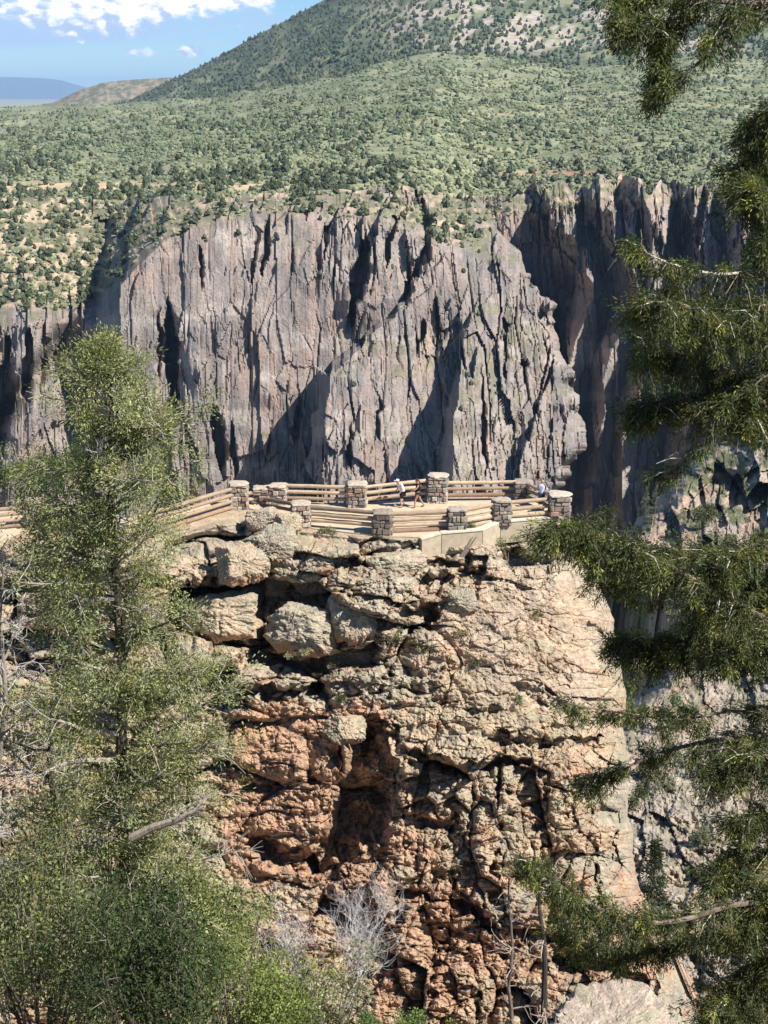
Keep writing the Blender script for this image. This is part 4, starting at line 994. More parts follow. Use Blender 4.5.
def many(pos, h, col, tm, wid=1.0):
    """copies of the crowns in tm at pos, merged into arrays"""
    n = len(pos); k = rng.integers(0, len(tm), n); Vs = []; Qs = []; Cs = []; n0 = 0
    for t, (V, q) in enumerate(tm):
        ix = np.where(k == t)[0]; m = len(ix)
        if not m: continue
        an = rng.uniform(0, 6.28, m); ca, sa = np.cos(an)[:, None], np.sin(an)[:, None]; s = h[ix][:, None]; w = s * wid * rng.uniform(.85, 1.25, (m, 1))
        X = (V[None, :, 0] * ca - V[None, :, 1] * sa) * w; Y = (V[None, :, 0] * sa + V[None, :, 1] * ca) * w; Z = V[None, :, 2] * s
        A = np.stack([X, Y, Z], -1) + pos[ix][:, None, :]; A[..., 2] -= .06 * s
        c = np.repeat(col[ix][:, None, :], len(V), 1)
        Vs.append(A.reshape(-1, 3)); Cs.append(c.reshape(-1, 3)); Qs.append((q[None] + (np.arange(m) * len(V))[:, None, None] + n0).reshape(-1, 4)); n0 += m * len(V)
    return np.concatenate(Vs), np.concatenate(Qs), np.concatenate(Cs)

far_m = vcol_mat('far_foliage', .7, 1.3, .8)
def pick(arr, wgt, n):
    w = np.clip(wgt, 0, None)[:-1, :-1]; nc_ = w.shape[1]; w = w.ravel(); ix = rng.choice(len(w), n, p=w / w.sum(), replace=n > len(w) // 3)
    i, j = ix // nc_, ix % nc_; a, b = rng.random((n, 1)), rng.random((n, 1))
    return arr[i, j] + a * (arr[i + 1, j] - arr[i, j]) + b * (arr[i, j + 1] - arr[i, j]), ix
# candidate places: (points, weight, how many, height range, where)
whill = (1 - .42 * bare) * sstep(0, .02, HT) * (HX < 800)
dark_ = fbm(X / 40, PYp / 9, 301, 4)
wpl_ = np.clip(sstep(.42, .62, dark_) + .55 * np.exp(-((PYp - 178) / 12.) ** 2) + .5 * sstep(430, 300, X) * sstep(100, 130, PYp) * sstep(170, 150, PYp), .03, 1.4) * (X < 800)
meadow = np.exp(-((PYp - 163) / 9.) ** 2) * sstep(30, 120, X) * sstep(560, 380, X)
wpl_ = wpl_ * (1 - .85 * meadow) * (1 - np.clip(band, 0, 1) * .95) * (1 - .9 * np.clip(rb, 0, 1)) * (1 - .6 * sstep(480, 560, X) * sstep(80, 110, PYp) * sstep(165, 140, PYp))
wleft = sstep(150, 120, gx) * (1 - cliffy) * sstep(.36, .5, fbm(gx / 14, gy / 8, 302, 3)) * (gy < 330)
wtop = sstep(110, 150, gx) * (1 - cliffy) * (.25 + sstep(.4, .55, fbm(gx / 16, gy / 8, 303, 3))) * (gx < 520) * (gy < 262)
wledge = (cliffy > .9) * sstep(.55, .8, up if up.shape == gx.shape else gx * 0) * (gx < 600) * (gy < 490)
dnx = np.gradient(CW, axis=1); dnz = np.gradient(CW, axis=0); Nc = unit(np.cross(dnz, dnx)); Nc[Nc[..., 1] > 0] *= -1
wledge = (cliffy > .9) * sstep(.45, .75, Nc[..., 2]) * (gx < 640) * (gy < 480)
sets = []
for arr, wg, n, lo, hi, where in ((HP, whill, 6600, 3.2, 6.2, 'hill'), (PLpts, wpl_, 2600, 1.5, 4.0, 'plateau'), (CW, wleft, 400, 1.3, 2.9, 'slope'), (CW, wtop, 190, 1.1, 2.8, 'top'), (CW, wledge, 34, .8, 2.2, 'ledge')):
    p, ix = pick(arr, wg, n)
    sets.append((p, rng.uniform(lo, hi, n) * (1 if where != 'hill' else 1), where))
pos = np.concatenate([s[0] for s in sets]); hh_ = np.concatenate([s[1] for s in sets]); wh = np.concatenate([[s[2]] * len(s[0]) for s in sets])
dcol = tint(len(pos), (.072, .088, .050), .22, .10)
big = hh_ / pos[:, 1] * rng.uniform(.9, 1.1, len(pos))
inview = (pos[:, 0] / pos[:, 1] * F * CP + 384 > -4) & (pos[:, 0] / pos[:, 1] * F < 384)
order = np.argsort(-(big * inview))
near_ix = order[:300]; rest = np.setdiff1d(np.arange(len(pos)), near_ix)
tm_lo = [blob(6, 7, 600 + i, .22, 14, .22) for i in range(5)]
tm_hi = [blob(9, 11, 620 + i, .24, 240, .13) for i in range(6)]
V, q, c = many(pos[rest], hh_[rest], dcol[rest], tm_lo)
tag(link('distant_woodland', mesh_np('distant_woodland', V, q, far_m, c)), 'thousands of small dark junipers dotting the plateau and the wooded hill', 'woodland', kind='stuff')
protos = []
for i, (V, q) in enumerate(tm_hi):
    for k in (.85, 1.2):
        cb = np.array([.072, .088, .050]) * k * np.clip(1 + .18 * rng.normal(size=(len(V), 1)), .5, 1.6)
        protos.append(mesh_np('juniper_crown', V - np.array([0, 0, .05]), q, far_m, cb))
WHERE = dict(hill=('dark juniper on the wooded hill behind the plateau', 'junipers on the wooded hill'), plateau=('dark juniper on the green plateau just behind the canyon rim', 'junipers along the far rim'),
             slope=('dark juniper on the sandy slope left of the great cliff', 'junipers on the sandy slope across the canyon'), top=('dark juniper on the sloping top of the great cliff', 'junipers on top of the great cliff'), ledge=('small juniper clinging to a ledge of the great cliff face', 'junipers on the cliff ledges'))
for i in near_ix:
    o = bpy.data.objects.new('juniper_tree', protos[rng.integers(0, len(protos))]); COL.objects.link(o)
    o.location = pos[i]; s = hh_[i] * 1.05; o.scale = (s * rng.uniform(.9, 1.25), s * rng.uniform(.9, 1.25), s); o.rotation_euler = (0, 0, rng.uniform(0, 6.28))
    l, g = WHERE[wh[i]]; tag(o, l, 'tree', g)
# sagebrush and low oak
wsage = sstep(-.05, .02, T) * (.35 + .65 * sstep(.38, .55, fbm(X / 12, PYp / 3, 305, 4))) * (1 - .95 * np.clip(band, 0, 1)) * (1 - .9 * np.clip(rb, 0, 1)) * (X < 800)
p1, _ = pick(PLpts, wsage, 13000)
p2, _ = pick(CW, sstep(150, 120, gx) * (1 - cliffy) * (gy < 335) + .6 * sstep(110, 150, gx) * (1 - cliffy) * (gx < 520) * (gy < 262) , 1050)
p3, _ = pick(PLpts, sstep(.35, .6, T) * sstep(.40, .56, fbm(X / 22, PYp / 3.2, 306, 4)) * (X < 800), 5200)
ps = np.concatenate([p1, p2, p3]); hs = rng.uniform(.7, 1.9, len(ps)) * np.concatenate([np.ones(len(p1)), np.full(len(p2), .7), np.full(len(p3), 1.35)])
cs = tint(len(ps), (.18, .20, .118), .17, .05); cs[-len(p3):] *= np.array([.60, .68, .62])
V, q, c = many(ps, hs, cs, [blob(5, 6, 640 + i, .22) for i in range(4)], 1.7)
tag(link('sagebrush', mesh_np('sagebrush', V, q, far_m, c)), 'grey-green sagebrush and low scrub covering the plateau and slopes', 'sagebrush', kind='stuff')

# ------------------------------------------------------------------ our own side: ground under the near trees
def zg(Y): return -1.7 - .70 * Y
xs = np.linspace(-26, 30, 90); ys = np.concatenate([np.linspace(-8, 66, 110)])
GX, GY = np.meshgrid(xs, ys); z = zg(np.maximum(GY, 0)) + .5 * (fbm(GX / 3, GY / 3, 701, 4) - .5)
c = lerp(np.broadcast_to(np.array([.34, .25, .17]), (*GX.shape, 3)), np.array([.16, .15, .08]), sstep(.45, .6, fbm(GX / 2, GY / 2, 702, 4)))
tag(link('near_slope', mesh_np('near_slope', np.stack([GX, GY, z], -1).reshape(-1, 3), gridfaces(*GX.shape)[:, ::-1], talus_m, c.reshape(-1, 3))), 'steep dusty slope below the viewpoint', 'slope', kind='structure')

# ------------------------------------------------------------------ bare twig trees
def twigs(mb, p, d, L, r, depth, col, up=.15, kids=3, spread=.6, jit=.25):
    n = 4; pts = [p]; q = d.copy()
    for i in range(n):
        q = unit(q + jit * rng.normal(size=3) * .5 + np.array([0, 0, up * .3])); pts.append(pts[-1] + q * L / n)
    mb.tube(pts, np.linspace(r, r * .5, n + 1), 5 if r > .01 else 4, np.array(col) * rng.uniform(.8, 1.15), cap=False)
    if depth <= 0: return
    for k in range(kids + (rng.random() < .5)):
        i = rng.integers(1, n + 1); dd = unit(q + spread * 1.3 * rng.normal(size=3) + np.array([0, 0, up]))
        twigs(mb, pts[i], dd, L * rng.uniform(.5, .8), r * .64, depth - 1, col, up, kids, spread, jit)

def bare_shrub(name, px, py, Y, h, w, label, cat, col, n=7, depth=3, r=.03, group=None):
    b = P(px, py, Y); e = empty(name, b, label, cat, group); mb = MB(); mt = MB()
    for i in range(n):
        d = unit(np.array([rng.normal() * w, rng.normal() * w, 1.]))
        mt.tube([np.zeros(3) + [0, 0, -.25], d * h * .18, d * h * .34 + .02 * rng.normal(size=3)], [r * 1.1, r, r * .8], 6, np.array(col) * .7)
        twigs(mb, d * h * .32, d, h * .34, r * .72, depth, col, .25, 3, .55)
    for V_, q_, t_, c_ in [(np.concatenate(mt.v), np.concatenate(mt.q), np.concatenate(mt.t), np.concatenate(mt.c))]: mb.add(V_, q_, t_, c_)
    mb.build('stems', bark_m, e); return e

# ------------------------------------------------------------------ juniper on the left
def limb_tree(name, base, path, label, limbs, leafcol, Ywid, grp=None, clump=(.10, 34, .055, .02), trunk_r=.11, bark=(.17, .13, .10), twigcol=(.34, .30, .26), extra_twigs=0, reach=None, bare=.12, nsub=(4, 8), droop=.1, lz=(.15, .45)):
    e = empty(name, base, label, 'tree', grp); base = np.array(base)
    path = np.array(path); tr = MB(); br = MB(); lf = MB()
    t = np.linspace(0, 1, len(path)); tr.tube(path - base, trunk_r * (1 - .92 * t) + .006, 9, bark)
    seglen = np.concatenate([[0], np.cumsum(np.linalg.norm(np.diff(path, axis=0), axis=1))]); tot = seglen[-1]
    cen = []; outs = []
    for i in range(limbs):
        f = .10 + .90 * (i + rng.uniform(.3, .7)) / limbs; s = f * tot
        p0 = np.array([np.interp(s, seglen, path[:, k]) for k in range(3)]) - base
        an = rng.uniform(0, 2 * math.pi); L = reach(f, math.cos(an)) * rng.uniform(.5, 1.2)
        if L < .12: L = .12
        rise = lz[0] + (lz[1] - lz[0]) * f + .15 * rng.normal(); d = unit(np.array([math.cos(an), math.sin(an) * Ywid, rise])); 
        n = 6; pts = [p0]; q = d.copy()
        for k in range(n):
            q = unit(q + .16 * rng.normal(size=3) + np.array([0, 0, .05])); pts.append(pts[-1] + q * L / n)
        pts = np.array(pts); rad = np.linspace(.012 + .018 * L, .005, n + 1)
        dead = rng.random() < bare
        br.tube(pts, rad, 5, np.array(bark if rng.random() < .5 else twigcol) * rng.uniform(.8, 1.3), cap=False)
        for k in range(rng.integers(nsub[0], nsub[1]) + int(L * 4)):
            u = rng.uniform(.25, 1); j = min(int(u * n), n - 1); pp = pts[j] + (pts[j + 1] - pts[j]) * (u * n - j)
            dd = unit(d * .6 + .75 * rng.normal(size=3) + np.array([0, 0, .15 - droop])); l2 = rng.uniform(.12, .42) * (L ** .5)
            e1 = pp + dd * l2 * .6 + .03 * rng.normal(size=3); e2 = pp + dd * l2 + .04 * rng.normal(size=3)
            br.tube([pp, e1, e2], [.008, .006, .003], 4, np.array(twigcol) * rng.uniform(.75, 1.25), cap=False)
            if dead: 
                for z_ in range(3): br.tube([e1, e1 + unit(dd + .8 * rng.normal(size=3)) * l2 * .6], [.005, .002], 4, np.array(twigcol) * 1.15, cap=False)
                continue
            for m_ in range(rng.integers(1, 4)):
                cc_ = pp + dd * l2 * rng.uniform(.45, 1.1) + .06 * rng.normal(size=3); cen.append(cc_); outs.append(dd)
    cen = np.array(cen); outs = np.array(outs)
    clump_leaves(lf, cen, clump[1], clump[0], clump[2], clump[3], leafcol, droop, outs, .3)
    tr.build('trunk', bark_m, e); br.build('branches', bark_m, e); lf.build('foliage', foliage_m, e)
    return e
YJ = 19.; mpp = YJ / F * 1.06
pathJ = [P(x, y, YJ + dy) for x, y, dy in ((132, 1075, 0), (128, 960, 0), (126, 880, .1), (123, 820, 0), (121, 750, -.1), (123, 680, 0), (118, 610, .1), (113, 540, 0), (108, 470, -.1), (112, 410, 0), (106, 372, 0), (103, 346, 0))]
def reachJ(f, cx):
    py = 1075 - f * 730
    rt = ip(py, [(345, 6), (365, 34), (385, 52), (420, 78), (450, 112), (500, 118), (540, 105), (590, 96), (640, 118), (690, 142), (740, 150), (800, 120), (900, 110), (1075, 80)])
    lt = ip(py, [(345, 6), (365, 40), (400, 62), (440, 74), (500, 100), (560, 108), (640, 125), (760, 130), (900, 120), (1075, 90)])
    return (rt if cx > 0 else lt) * mpp * (.45 + .55 * abs(cx))
limb_tree('juniper_tree', pathJ[0] + np.array([0, 0, -.3]), pathJ, 'tall airy juniper with grey twigs, its thin top against the far cliff', 172, (.275, .29, .13), .8, reach=reachJ, clump=(.085, 44, .055, .0165), nsub=(5, 10), bark=(.09, .075, .06))
# thinner neighbours at the left edge
path2 = [P(x, y, 21 + dy) for x, y, dy in ((48, 1075, 0), (55, 950, 0), (58, 850, 0), (50, 760, 0), (54, 680, 0), (48, 600, .1), (50, 540, 0), (46, 500, 0))]
limb_tree('juniper_tree', path2[0], path2, 'slim half-dead juniper with dark bare stem and few leaves at the left edge', 80, (.19, .205, .085), .8, reach=lambda f, c: .25 + 1.1 * (1 - f), clump=(.08, 24, .05, .018), trunk_r=.07, bark=(.07, .06, .05), bare=.5)
path3 = [P(x, y, 24 + dy) for x, y, dy in ((-10, 1060, 0), (0, 900, 0), (-6, 800, 0), (6, 700, 0), (0, 620, 0), (4, 560, 0))]
limb_tree('dead_tree', path3[0], path3, 'grey leafless tree at the far left edge, a tangle of thin twigs', 60, (.16, .17, .08), .8, reach=lambda f, c: .5 + 1.3 * (1 - f), clump=(.08, 16, .05, .018), trunk_r=.08, bark=(.24, .21, .18), bare=.85, twigcol=(.42, .39, .36))
pathc = [P(x, y, 90) for x, y in ((20, 505), (22, 480), (24, 452), (26, 436))]
# green thicket behind the left end of the fence
shrub('thicket', P(24, 506, 88), 5.2, 4.2, (.115, .15, .05), 'rounded green thicket behind the rails at the left edge', n=170, per=40, leaf=.16, stems=12)
shrub('thicket', P(66, 500, 90), 4.0, 3.4, (.10, .13, .05), 'dark green thicket just left of the thin juniper top, behind the fence', n=130, per=36, leaf=.16, stems=10)
# bushes at the foot of the view
for px, py, Y, w, h, col, lab in (
    (40, 1090, 17, 2.6, 3.9, (.17, .19, .085), 'grey-green bush filling the bottom left corner'),
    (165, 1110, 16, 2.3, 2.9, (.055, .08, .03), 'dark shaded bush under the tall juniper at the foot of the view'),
    (105, 1060, 20, 3.0, 4.3, (.22, .25, .085), 'bright leafy bush around the foot of the juniper trunk'),
    (240, 1085, 20, 2.1, 3.3, (.19, .235, .07), 'bright green bush right of the juniper trunk, below the orange wall'),
    (310, 1090, 21, 2.2, 2.2, (.155, .165, .085), 'low grey-green bush in front of the bare silvery shrub'),
    (205, 1010, 23, 2.2, 3.0, (.21, .235, .085), 'yellow-green bush beside the broken pale branch'),
    (395, 1075, 24, 1.5, 1.1, (.14, .19, .06), 'small fresh green bush at the bottom, right of the bare silvery shrub'),
    (20, 1000, 24, 2.6, 2.6, (.15, .17, .08), 'pale bush behind the slim half-dead juniper')):
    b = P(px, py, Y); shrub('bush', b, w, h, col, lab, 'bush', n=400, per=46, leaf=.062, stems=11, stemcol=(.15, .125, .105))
bare_shrub('dead_shrub', 335, 1040, 30, 3.9, .42, 'bare silvery shrub with fine forked twigs in front of the rock recess', 'dead shrub', (.52, .48, .47), 9, 4, .024)
bare_shrub('dead_shrub', 282, 1040, 28, 2.9, .36, 'bare grey twigs rising left of the silvery shrub among green leaves', 'dead shrub', (.44, .39, .37), 7, 4, .02)
def snag(px0, py0, px1, py1, Y, r, label, col=(.055, .045, .04)):
    b = P(px0, py0, Y); t = P(px1, py1, Y + .3); e = empty('dead_tree', b, label, 'dead tree'); k = np.linspace(0, 1, 9)[:, None]
    p = (t - b) * k + np.concatenate([np.zeros((1, 3)), .05 * rng.normal(size=(8, 3))]); m = MB(); m.tube(p, np.linspace(r, r * .3, 9), 8, col)
    mb = m
    for i in range(26):
        j = rng.integers(1, 9); d = unit(np.array([rng.normal(), rng.normal() * .6, .25 * rng.normal() - .1])); twigs(mb, p[j], d, rng.uniform(.5, 1.3), r * .26, 1, np.array([.34, .27, .23]), .0, 2, .5, .45)
    mb.build('trunk', bark_m, e)
snag(546, 1050, 541, 872, 52, .17, 'tall charred dead trunk with bare side twigs before the red columns')
snag(512, 1050, 509, 880, 54, .10, 'thin grey dead trunk left of the charred one', (.16, .13, .115))

# ------------------------------------------------------------------ juniper on the right, its trunk outside the view
YR = 9.0; tx = 1005
base = P(tx, 1120, YR + .6); base[2] = zg(YR + .6) - .2
e = empty('juniper_tree', base, 'big dark juniper close by on the right, its branches sweeping in over the canyon', 'tree')
pathR = np.array([base, P(tx + 8, 820, YR + .6), P(tx - 4, 520, YR + .5), P(tx + 10, 260, YR + .6), P(tx, 20, YR + .5), P(tx - 10, -160, YR + .5)])
tr = MB(); tr.tube(pathR - base, [.26, .21, .17, .13, .09, .05], 12, (.13, .10, .08)); tr.build('trunk', bark_m, e)
foliR = MB()
BR = [  # picture path, depth shift, side twig length, density, bare length at the outer end
    ([(1005, 60), (900, 20), (800, 6), (720, 2), (660, -6), (610, -18)], 0, .30, 26, 1.),
    ([(1000, 30), (880, -30), (780, -40), (700, -50), (630, -40)], .3, .36, 24, 1.),
    ([(800, -10), (740, 10), (715, 45), (690, 72), (660, 92)], -.1, .14, 7, 1.),
    ([(700, 0), (672, 22), (648, 28), (622, 20)], .1, .22, 15, 1.),
    ([(690, -10), (668, 20), (660, 60), (654, 98)], -.1, .12, 14, 1.),
    ([(1005, 190), (880, 150), (800, 140), (762, 150), (742, 176)], .1, .26, 34, 1.),
    ([(1000, 230), (880, 205), (800, 205), (765, 200), (745, 190)], .3, .25, 26, 1.),
    ([(1000, 300), (880, 270), (800, 262), (768, 268), (722, 276), (682, 268), (650, 256), (626, 240)], -.2, .22, 17, .55),
    ([(1000, 360), (900, 320), (820, 290), (770, 300), (750, 322)], .1, .24, 26, 1.),
    ([(1000, 420), (880, 380), (790, 352), (720, 322), (672, 300), (640, 308)], 0, .26, 40, .8),
    ([(1000, 440), (880, 410), (800, 388), (730, 372), (680, 352), (640, 352)], .2, .27, 46, .8),
    ([(1000, 480), (880, 440), (790, 405), (720, 400), (665, 402), (638, 412)], -.1, .24, 42, .8),
    ([(1000, 380), (880, 330), (830, 345), (770, 372), (728, 404), (700, 438), (672, 472), (656, 474)], -.3, .17, 15, .5),
    ([(1000, 500), (880, 440), (810, 400), (770, 408), (740, 420)], .2, .24, 30, 1.),
    ([(1000, 720), (880, 670), (790, 632), (740, 606), (680, 572), (630, 545), (585, 532), (548, 534)], -.2, .27, 60, .9),
    ([(1000, 690), (880, 640), (800, 600), (730, 566), (690, 560), (640, 570), (598, 560)], .2, .30, 66, .9),
    ([(1000, 740), (880, 690), (800, 650), (740, 640), (690, 640), (650, 650), (620, 640)], .1, .28, 58, .9),
    ([(1000, 640), (880, 580), (800, 540), (750, 545), (715, 565)], .4, .30, 40, 1.),
    ([(1000, 800), (880, 745), (800, 722), (740, 708), (680, 722), (620, 712), (560, 704)], -.1, .15, 15, .7),
    ([(1000, 810), (900, 770), (820, 745), (760, 735), (710, 740), (660, 752), (610, 775), (575, 780)], .2, .22, 24, .8),
    ([(1000, 860), (880, 800), (800, 770), (750, 750), (715, 780)], .0, .28, 42, 1.),
    ([(1000, 980), (880, 930), (800, 905), (740, 900), (690, 920), (640, 926), (590, 905), (550, 880), (522, 858)], -.2, .22, 44, .9),
    ([(1000, 1000), (900, 960), (820, 935), (760, 930), (700, 940), (640, 950), (590, 945), (560, 930)], .1, .22, 40, .9),
    ([(1000, 960), (900, 890), (820, 860), (770, 850), (735, 858), (710, 880)], .2, .26, 38, 1.),
    ([(1000, 1060), (900, 1010), (820, 990), (770, 985), (730, 1000), (706, 1015)], .1, .30, 54, 1.),
    ([(1000, 1100), (900, 1060), (830, 1040), (780, 1030), (740, 1040)], .3, .28, 40, 1.),
    ([(1000, 900), (900, 840), (820, 810), (770, 815), (735, 820)], .3, .26, 34, 1.),
    ([(1000, 620), (880, 590), (800, 575), (740, 590), (700, 610)], .2, .32, 50, 1.), ([(1000, 680), (900, 660), (820, 640), (760, 640), (720, 655)], .3, .30, 44, 1.),
    ([(1000, 1000), (900, 930), (820, 900), (770, 890), (740, 930)], .0, .30, 44, 1.), ([(1000, 1120), (900, 1080), (820, 1060), (760, 1040), (715, 1030)], .1, .32, 44, 1.), ([(1000, 1040), (900, 985), (830, 960), (780, 950), (745, 975)], -.1, .30, 44, 1.),
    ([(1000, 330), (900, 290), (830, 240), (790, 225), (760, 245)], .0, .22, 30, 1.), ([(1000, 120), (900, 90), (830, 80), (785, 100), (752, 130)], .2, .24, 30, 1.)]
twig_c = np.array([.20, .16, .125]); pale_c = np.array([.50, .45, .39])
leafn = 0
for pts, dy, tw, dens, cover in BR:
    a = np.array(pts, float); n = 26; s = np.linspace(0, 1, n); k = np.linspace(0, 1, len(a))
    # rounded path through the picture points, thinning outward
    ax = np.interp(s, k, a[:, 0]); ay = np.interp(s, k, a[:, 1])
    ker = np.array([1, 2, 1]) / 4.
    for _ in range(2): ax[1:-1] = np.convolve(ax, ker, 'valid'); ay[1:-1] = np.convolve(ay, ker, 'valid')
    depth = YR + dy + .5 * (1 - s) + .12 * np.cumsum(rng.normal(size=n)) / 3
    p = P(ax, ay, depth) - base
    m = MB(); m.tube(p, (.008 + .024 * (1 - s) ** 1.3) * (.55 if dens < 18 else 1), 7, pale_c if cover == .55 else twig_c)
    out = unit(p[-1] - p[0]); cen = []; outs = []; dead = cover < .6
    total = np.linalg.norm(np.diff(p, axis=0), axis=1).sum()
    for j in range(int(dens * 2.8)):
        u = rng.uniform(.30, 1.) ** .8; i = min(int(u * (n - 1)), n - 2); pp = p[i]
        loc = unit(p[min(i + 1, n - 1)] - p[max(i - 1, 0)])
        d = unit(loc * .75 + .62 * rng.normal(size=3) + np.array([0, 0, -.45])); L = tw * rng.uniform(.45, 1.25) * (1.15 - .35 * u)
        q1 = pp + d * L * .5; q2 = q1 + unit(d + np.array([0, 0, -.5]) + .2 * rng.normal(size=3)) * L * .5
        m.tube([pp, q1, q2], [.0055, .004, .002], 4, (pale_c if rng.random() < .25 else twig_c) * rng.uniform(.8, 1.2), cap=False)
        if cover < 1 and rng.random() > cover + .15: continue
        for f in np.linspace(.35, 1.05, 4):
            cc_ = (pp + (q1 - pp) * f * 2 if f < .5 else q1 + (q2 - q1) * (f - .5) * 2) + .016 * rng.normal(size=3)
            cen.append(cc_); outs.append(unit(q2 - pp))
    m.build('branch', bark_m, e)
    cen = np.array(cen); outs = np.array(outs)
    clump_leaves(foliR, cen, 36, .024, .034, .0070, np.array([.080, .096, .036]) * np.where(rng.random((len(cen), 1)) < .16, np.array([2.5, 2.2, 1.5]), 1.), .7, outs, .40)  # some clumps coloured brighter and yellower, sunlit tips put into the leaf colour
# the rest of the crown, outside the view, shades these branches
rest_ = MB(); cen = []; outs = []
for i in range(95):
    f = rng.uniform(.18, 1.); k = f * (len(pathR) - 1); j = min(int(k), len(pathR) - 2); p0 = pathR[j] + (pathR[j + 1] - pathR[j]) * (k - j)
    an = rng.uniform(-1.9, 2.4); L = rng.uniform(.7, 1.9) * (1.15 - .6 * f); d = np.array([math.cos(an), math.sin(an), .15 + .2 * rng.normal()])
    p1 = p0 + d * L
    if p1[0] / p1[1] * F + 384 < 815: continue
    pm = (p0 + p1) / 2 + .05 * rng.normal(size=3); rest_.tube(np.array([p0, pm, p1]) - base, [.03, .018, .006], 5, twig_c, cap=False)
    for m_ in range(int(12 * L)):
        u = rng.uniform(.3, 1.05); c_ = p0 + d * L * u; q = c_ + unit(d + .8 * rng.normal(size=3) + [0, 0, -.4]) * rng.uniform(.1, .3)
        rest_.tube(np.array([c_, q]) - base, [.005, .002], 4, twig_c, cap=False)
        for t_ in (.4, .7, 1.): cen.append(c_ + (q - c_) * t_ - base); outs.append(unit(q - c_))
rest_.build('branch', bark_m, e)
clump_leaves(foliR, np.array(cen), 30, .03, .038, .008, np.array([.080, .096, .036]) * np.where(rng.random((len(cen), 1)) < .16, np.array([2.5, 2.2, 1.5]), 1.), .7, np.array(outs), .4)  # same sunlit tips painted into some clumps of the unseen crown
foliR.build('foliage', foliage_m, e)
# dark young fir standing further down
def conifer(px, py0, py1, Y, w, label, col, n=16, cat='tree', grp=None):
    b = P(px, py0, Y); t = P(px, py1, Y); h = float(t[2] - b[2]); e = empty('fir_tree', b, label, cat, grp); m = MB(); m.tube([(0, 0, -.3), (0, 0, h * .5), (0, 0, h)], [h * .018, h * .012, .01], 6, (.14, .11, .09)); m.build('trunk', bark_m, e)
    cen = []; out = []
    for i in range(n * 9):
        f = rng.random() ** .8; an = rng.uniform(0, 6.28); r = w * .5 * (1.02 - f) * rng.uniform(.25, 1.) ; cen.append((math.cos(an) * r, math.sin(an) * r, h * (.1 + .9 * f) - .25 * r)); out.append((math.cos(an), math.sin(an), -.2))
    f = MB(); clump_leaves(f, np.array(cen), 16, h * .022, h * .038, h * .013, col, .2, np.array(out), .25); f.build('foliage', foliage_m, e)
conifer(650, 945, 842, 40, 1.9, 'small dark fir standing below the rock columns beside the juniper branches', (.04, .055, .025))
conifer(645, 520, 486, 232, 3.2, 'taller of the slim pale firs on the edge of the sunlit spires', (.16, .17, .10), 10)
conifer(655, 512, 482, 236, 2.8, 'slim pale fir right behind its taller neighbour among the spires', (.15, .165, .095), 10)
conifer(614, 560, 524, 222, 3.0, 'lone slim fir at the lower left tip of the spires', (.13, .15, .08), 10)
# scrub on the promontory and on the scree
for px, py, w, h, lab, col in (
    (268, 578, 26, 24, 'green bush growing between the pale boulder and the large grey block', (.13, .15, .065)),
    (393, 640, 22, 14, 'low green tuft at the head of the dark recess', (.17, .19, .085)),
    (333, 662, 26, 16, 'dry grey-green tuft on the ledge under the massive tan boulder', (.25, .24, .14)),
    (345, 700, 22, 16, 'dark green tuft beside the rounded knob above the recess', (.11, .12, .06)),
    (506, 552, 36, 26, 'bushy shrub against the foot of the concrete wall', (.16, .18, .08)),
    (470, 534, 18, 22, 'small shrub with a leaning stump before the corner pillar', (.16, .18, .085)),
    (328, 533, 20, 12, 'round grey-green tuft below the front fence, left part', (.20, .22, .13)),
    (534, 618, 16, 12, 'tiny tuft high on the pink slab', (.22, .21, .12)),
    (458, 634, 20, 10, 'straw-coloured tuft along the crack left of the slab', (.30, .25, .13)),
    (478, 664, 16, 16, 'small green tuft in the middle of the slab', (.17, .18, .08)),
    (424, 646, 22, 12, 'faded tuft right of the recess head', (.24, .23, .13)),
    (300, 655, 22, 12, 'faded bush on the shelf left of the tan boulder base', (.24, .23, .14)),
    (520, 700, 16, 12, 'tuft in a notch low on the slab', (.17, .18, .09)),
    (250, 690, 22, 12, 'dry tuft on the shelf above the orange wall', (.25, .22, .13))):
    b = on_rock(px, py + h * .3); m_ = float(b[1]) / F * 1.02
    shrub('shrub', b, w * m_, h * m_, col, lab, 'shrub', n=30, per=20, leaf=.11, stems=6)
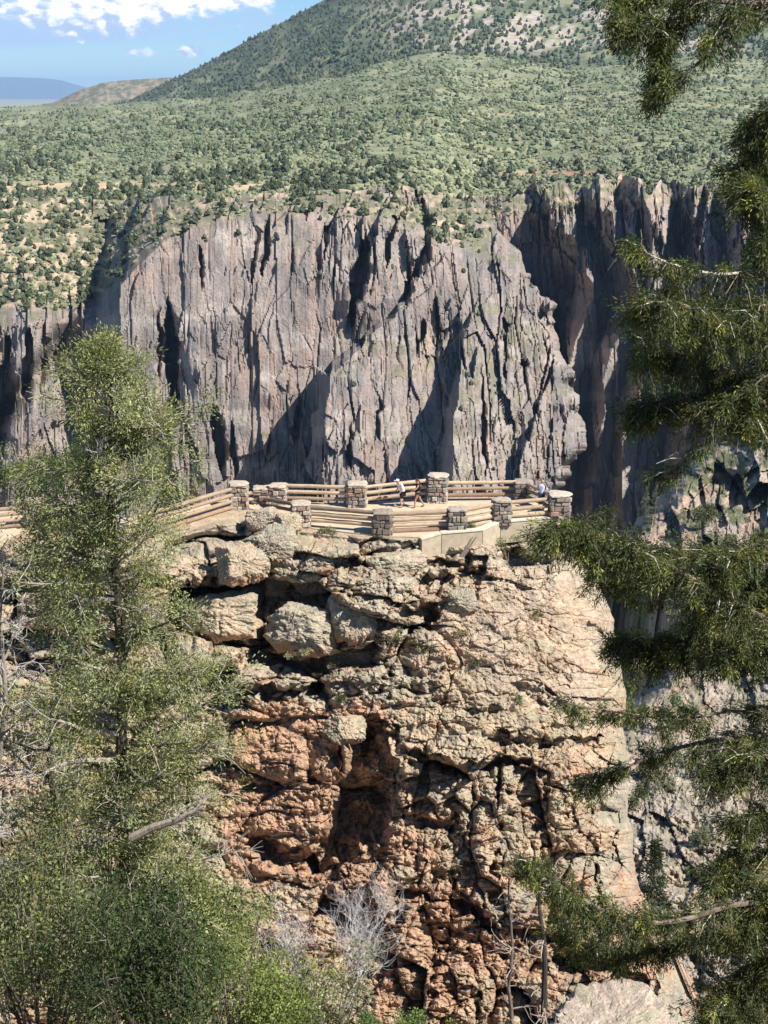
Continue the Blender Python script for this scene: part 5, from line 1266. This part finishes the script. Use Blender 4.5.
def on_talus(px, py):
    i = np.unravel_index(np.argmin((sxx - px) ** 2 + (sy - py) ** 2), sxx.shape); return SW[i].copy()
for px, py, w, h, lab, col in (
    (633, 712, 30, 46, 'tall yellow-green bush touching the right edge of the promontory', (.16, .18, .07)),
    (680, 716, 40, 40, 'olive bush on the scree under the hanging juniper branches', (.13, .15, .06)),
    (668, 770, 46, 40, 'grey-green bush low on the scree beside the rock columns', (.15, .16, .085)),
    (690, 640, 34, 30, 'bush on the shoulder below the spires', (.13, .14, .07)),
    (640, 800, 24, 26, 'small bush wedged between scree and promontory columns', (.17, .18, .09)),
    (720, 760, 44, 34, 'olive bush seen through the juniper branches at the right', (.13, .14, .065)),
    (700, 840, 30, 24, 'small bush on the pale gravel', (.18, .19, .10)),
    (735, 560, 44, 34, 'dark bush among the spires at the right edge', (.11, .125, .06)),
    (700, 520, 32, 24, 'scrubby bush on the crest of the spires', (.13, .14, .07))):
    b = on_talus(px, py + h * .4); m_ = float(b[1]) / F * 1.02
    shrub('bush', b, w * m_, h * m_, col, lab, 'bush', n=60, per=26, leaf=.30 * m_ / .1, stems=8)
st_ = MB(); b = pz(470, 541)
for k in range(4): st_.tube([(-.55 + .06 * k, -.5, -.75), (.05 + .09 * k, -.35, .25 + .1 * (k % 2))], [.05, .03], 6, (.25, .21, .18))
o = st_.build('stump', bark_m); o.location = b; tag(o, 'grey splintered stump leaning on the concrete wall below the corner pillar', 'stump')
lg = MB(); p0 = P(132, 838, 18.4); p1 = P(205, 806, 18.0); lg.tube([np.zeros(3), (p1 - p0) * .3 + [0, 0, .02], (p1 - p0) * .62 + [0, 0, -.02], p1 - p0], [.07, .055, .045, .008], 8, (.50, .42, .35))
for _ in range(9): twigs(lg, (p1 - p0) * rng.uniform(.3, 1), unit(p1 - p0 + .5 * rng.normal(size=3)), .35, .008, 1, (.45, .4, .36))
o = lg.build('broken_branch', bark_m); o.location = p0; tag(o, 'pale broken branch sticking out right of the juniper trunk', 'branch')
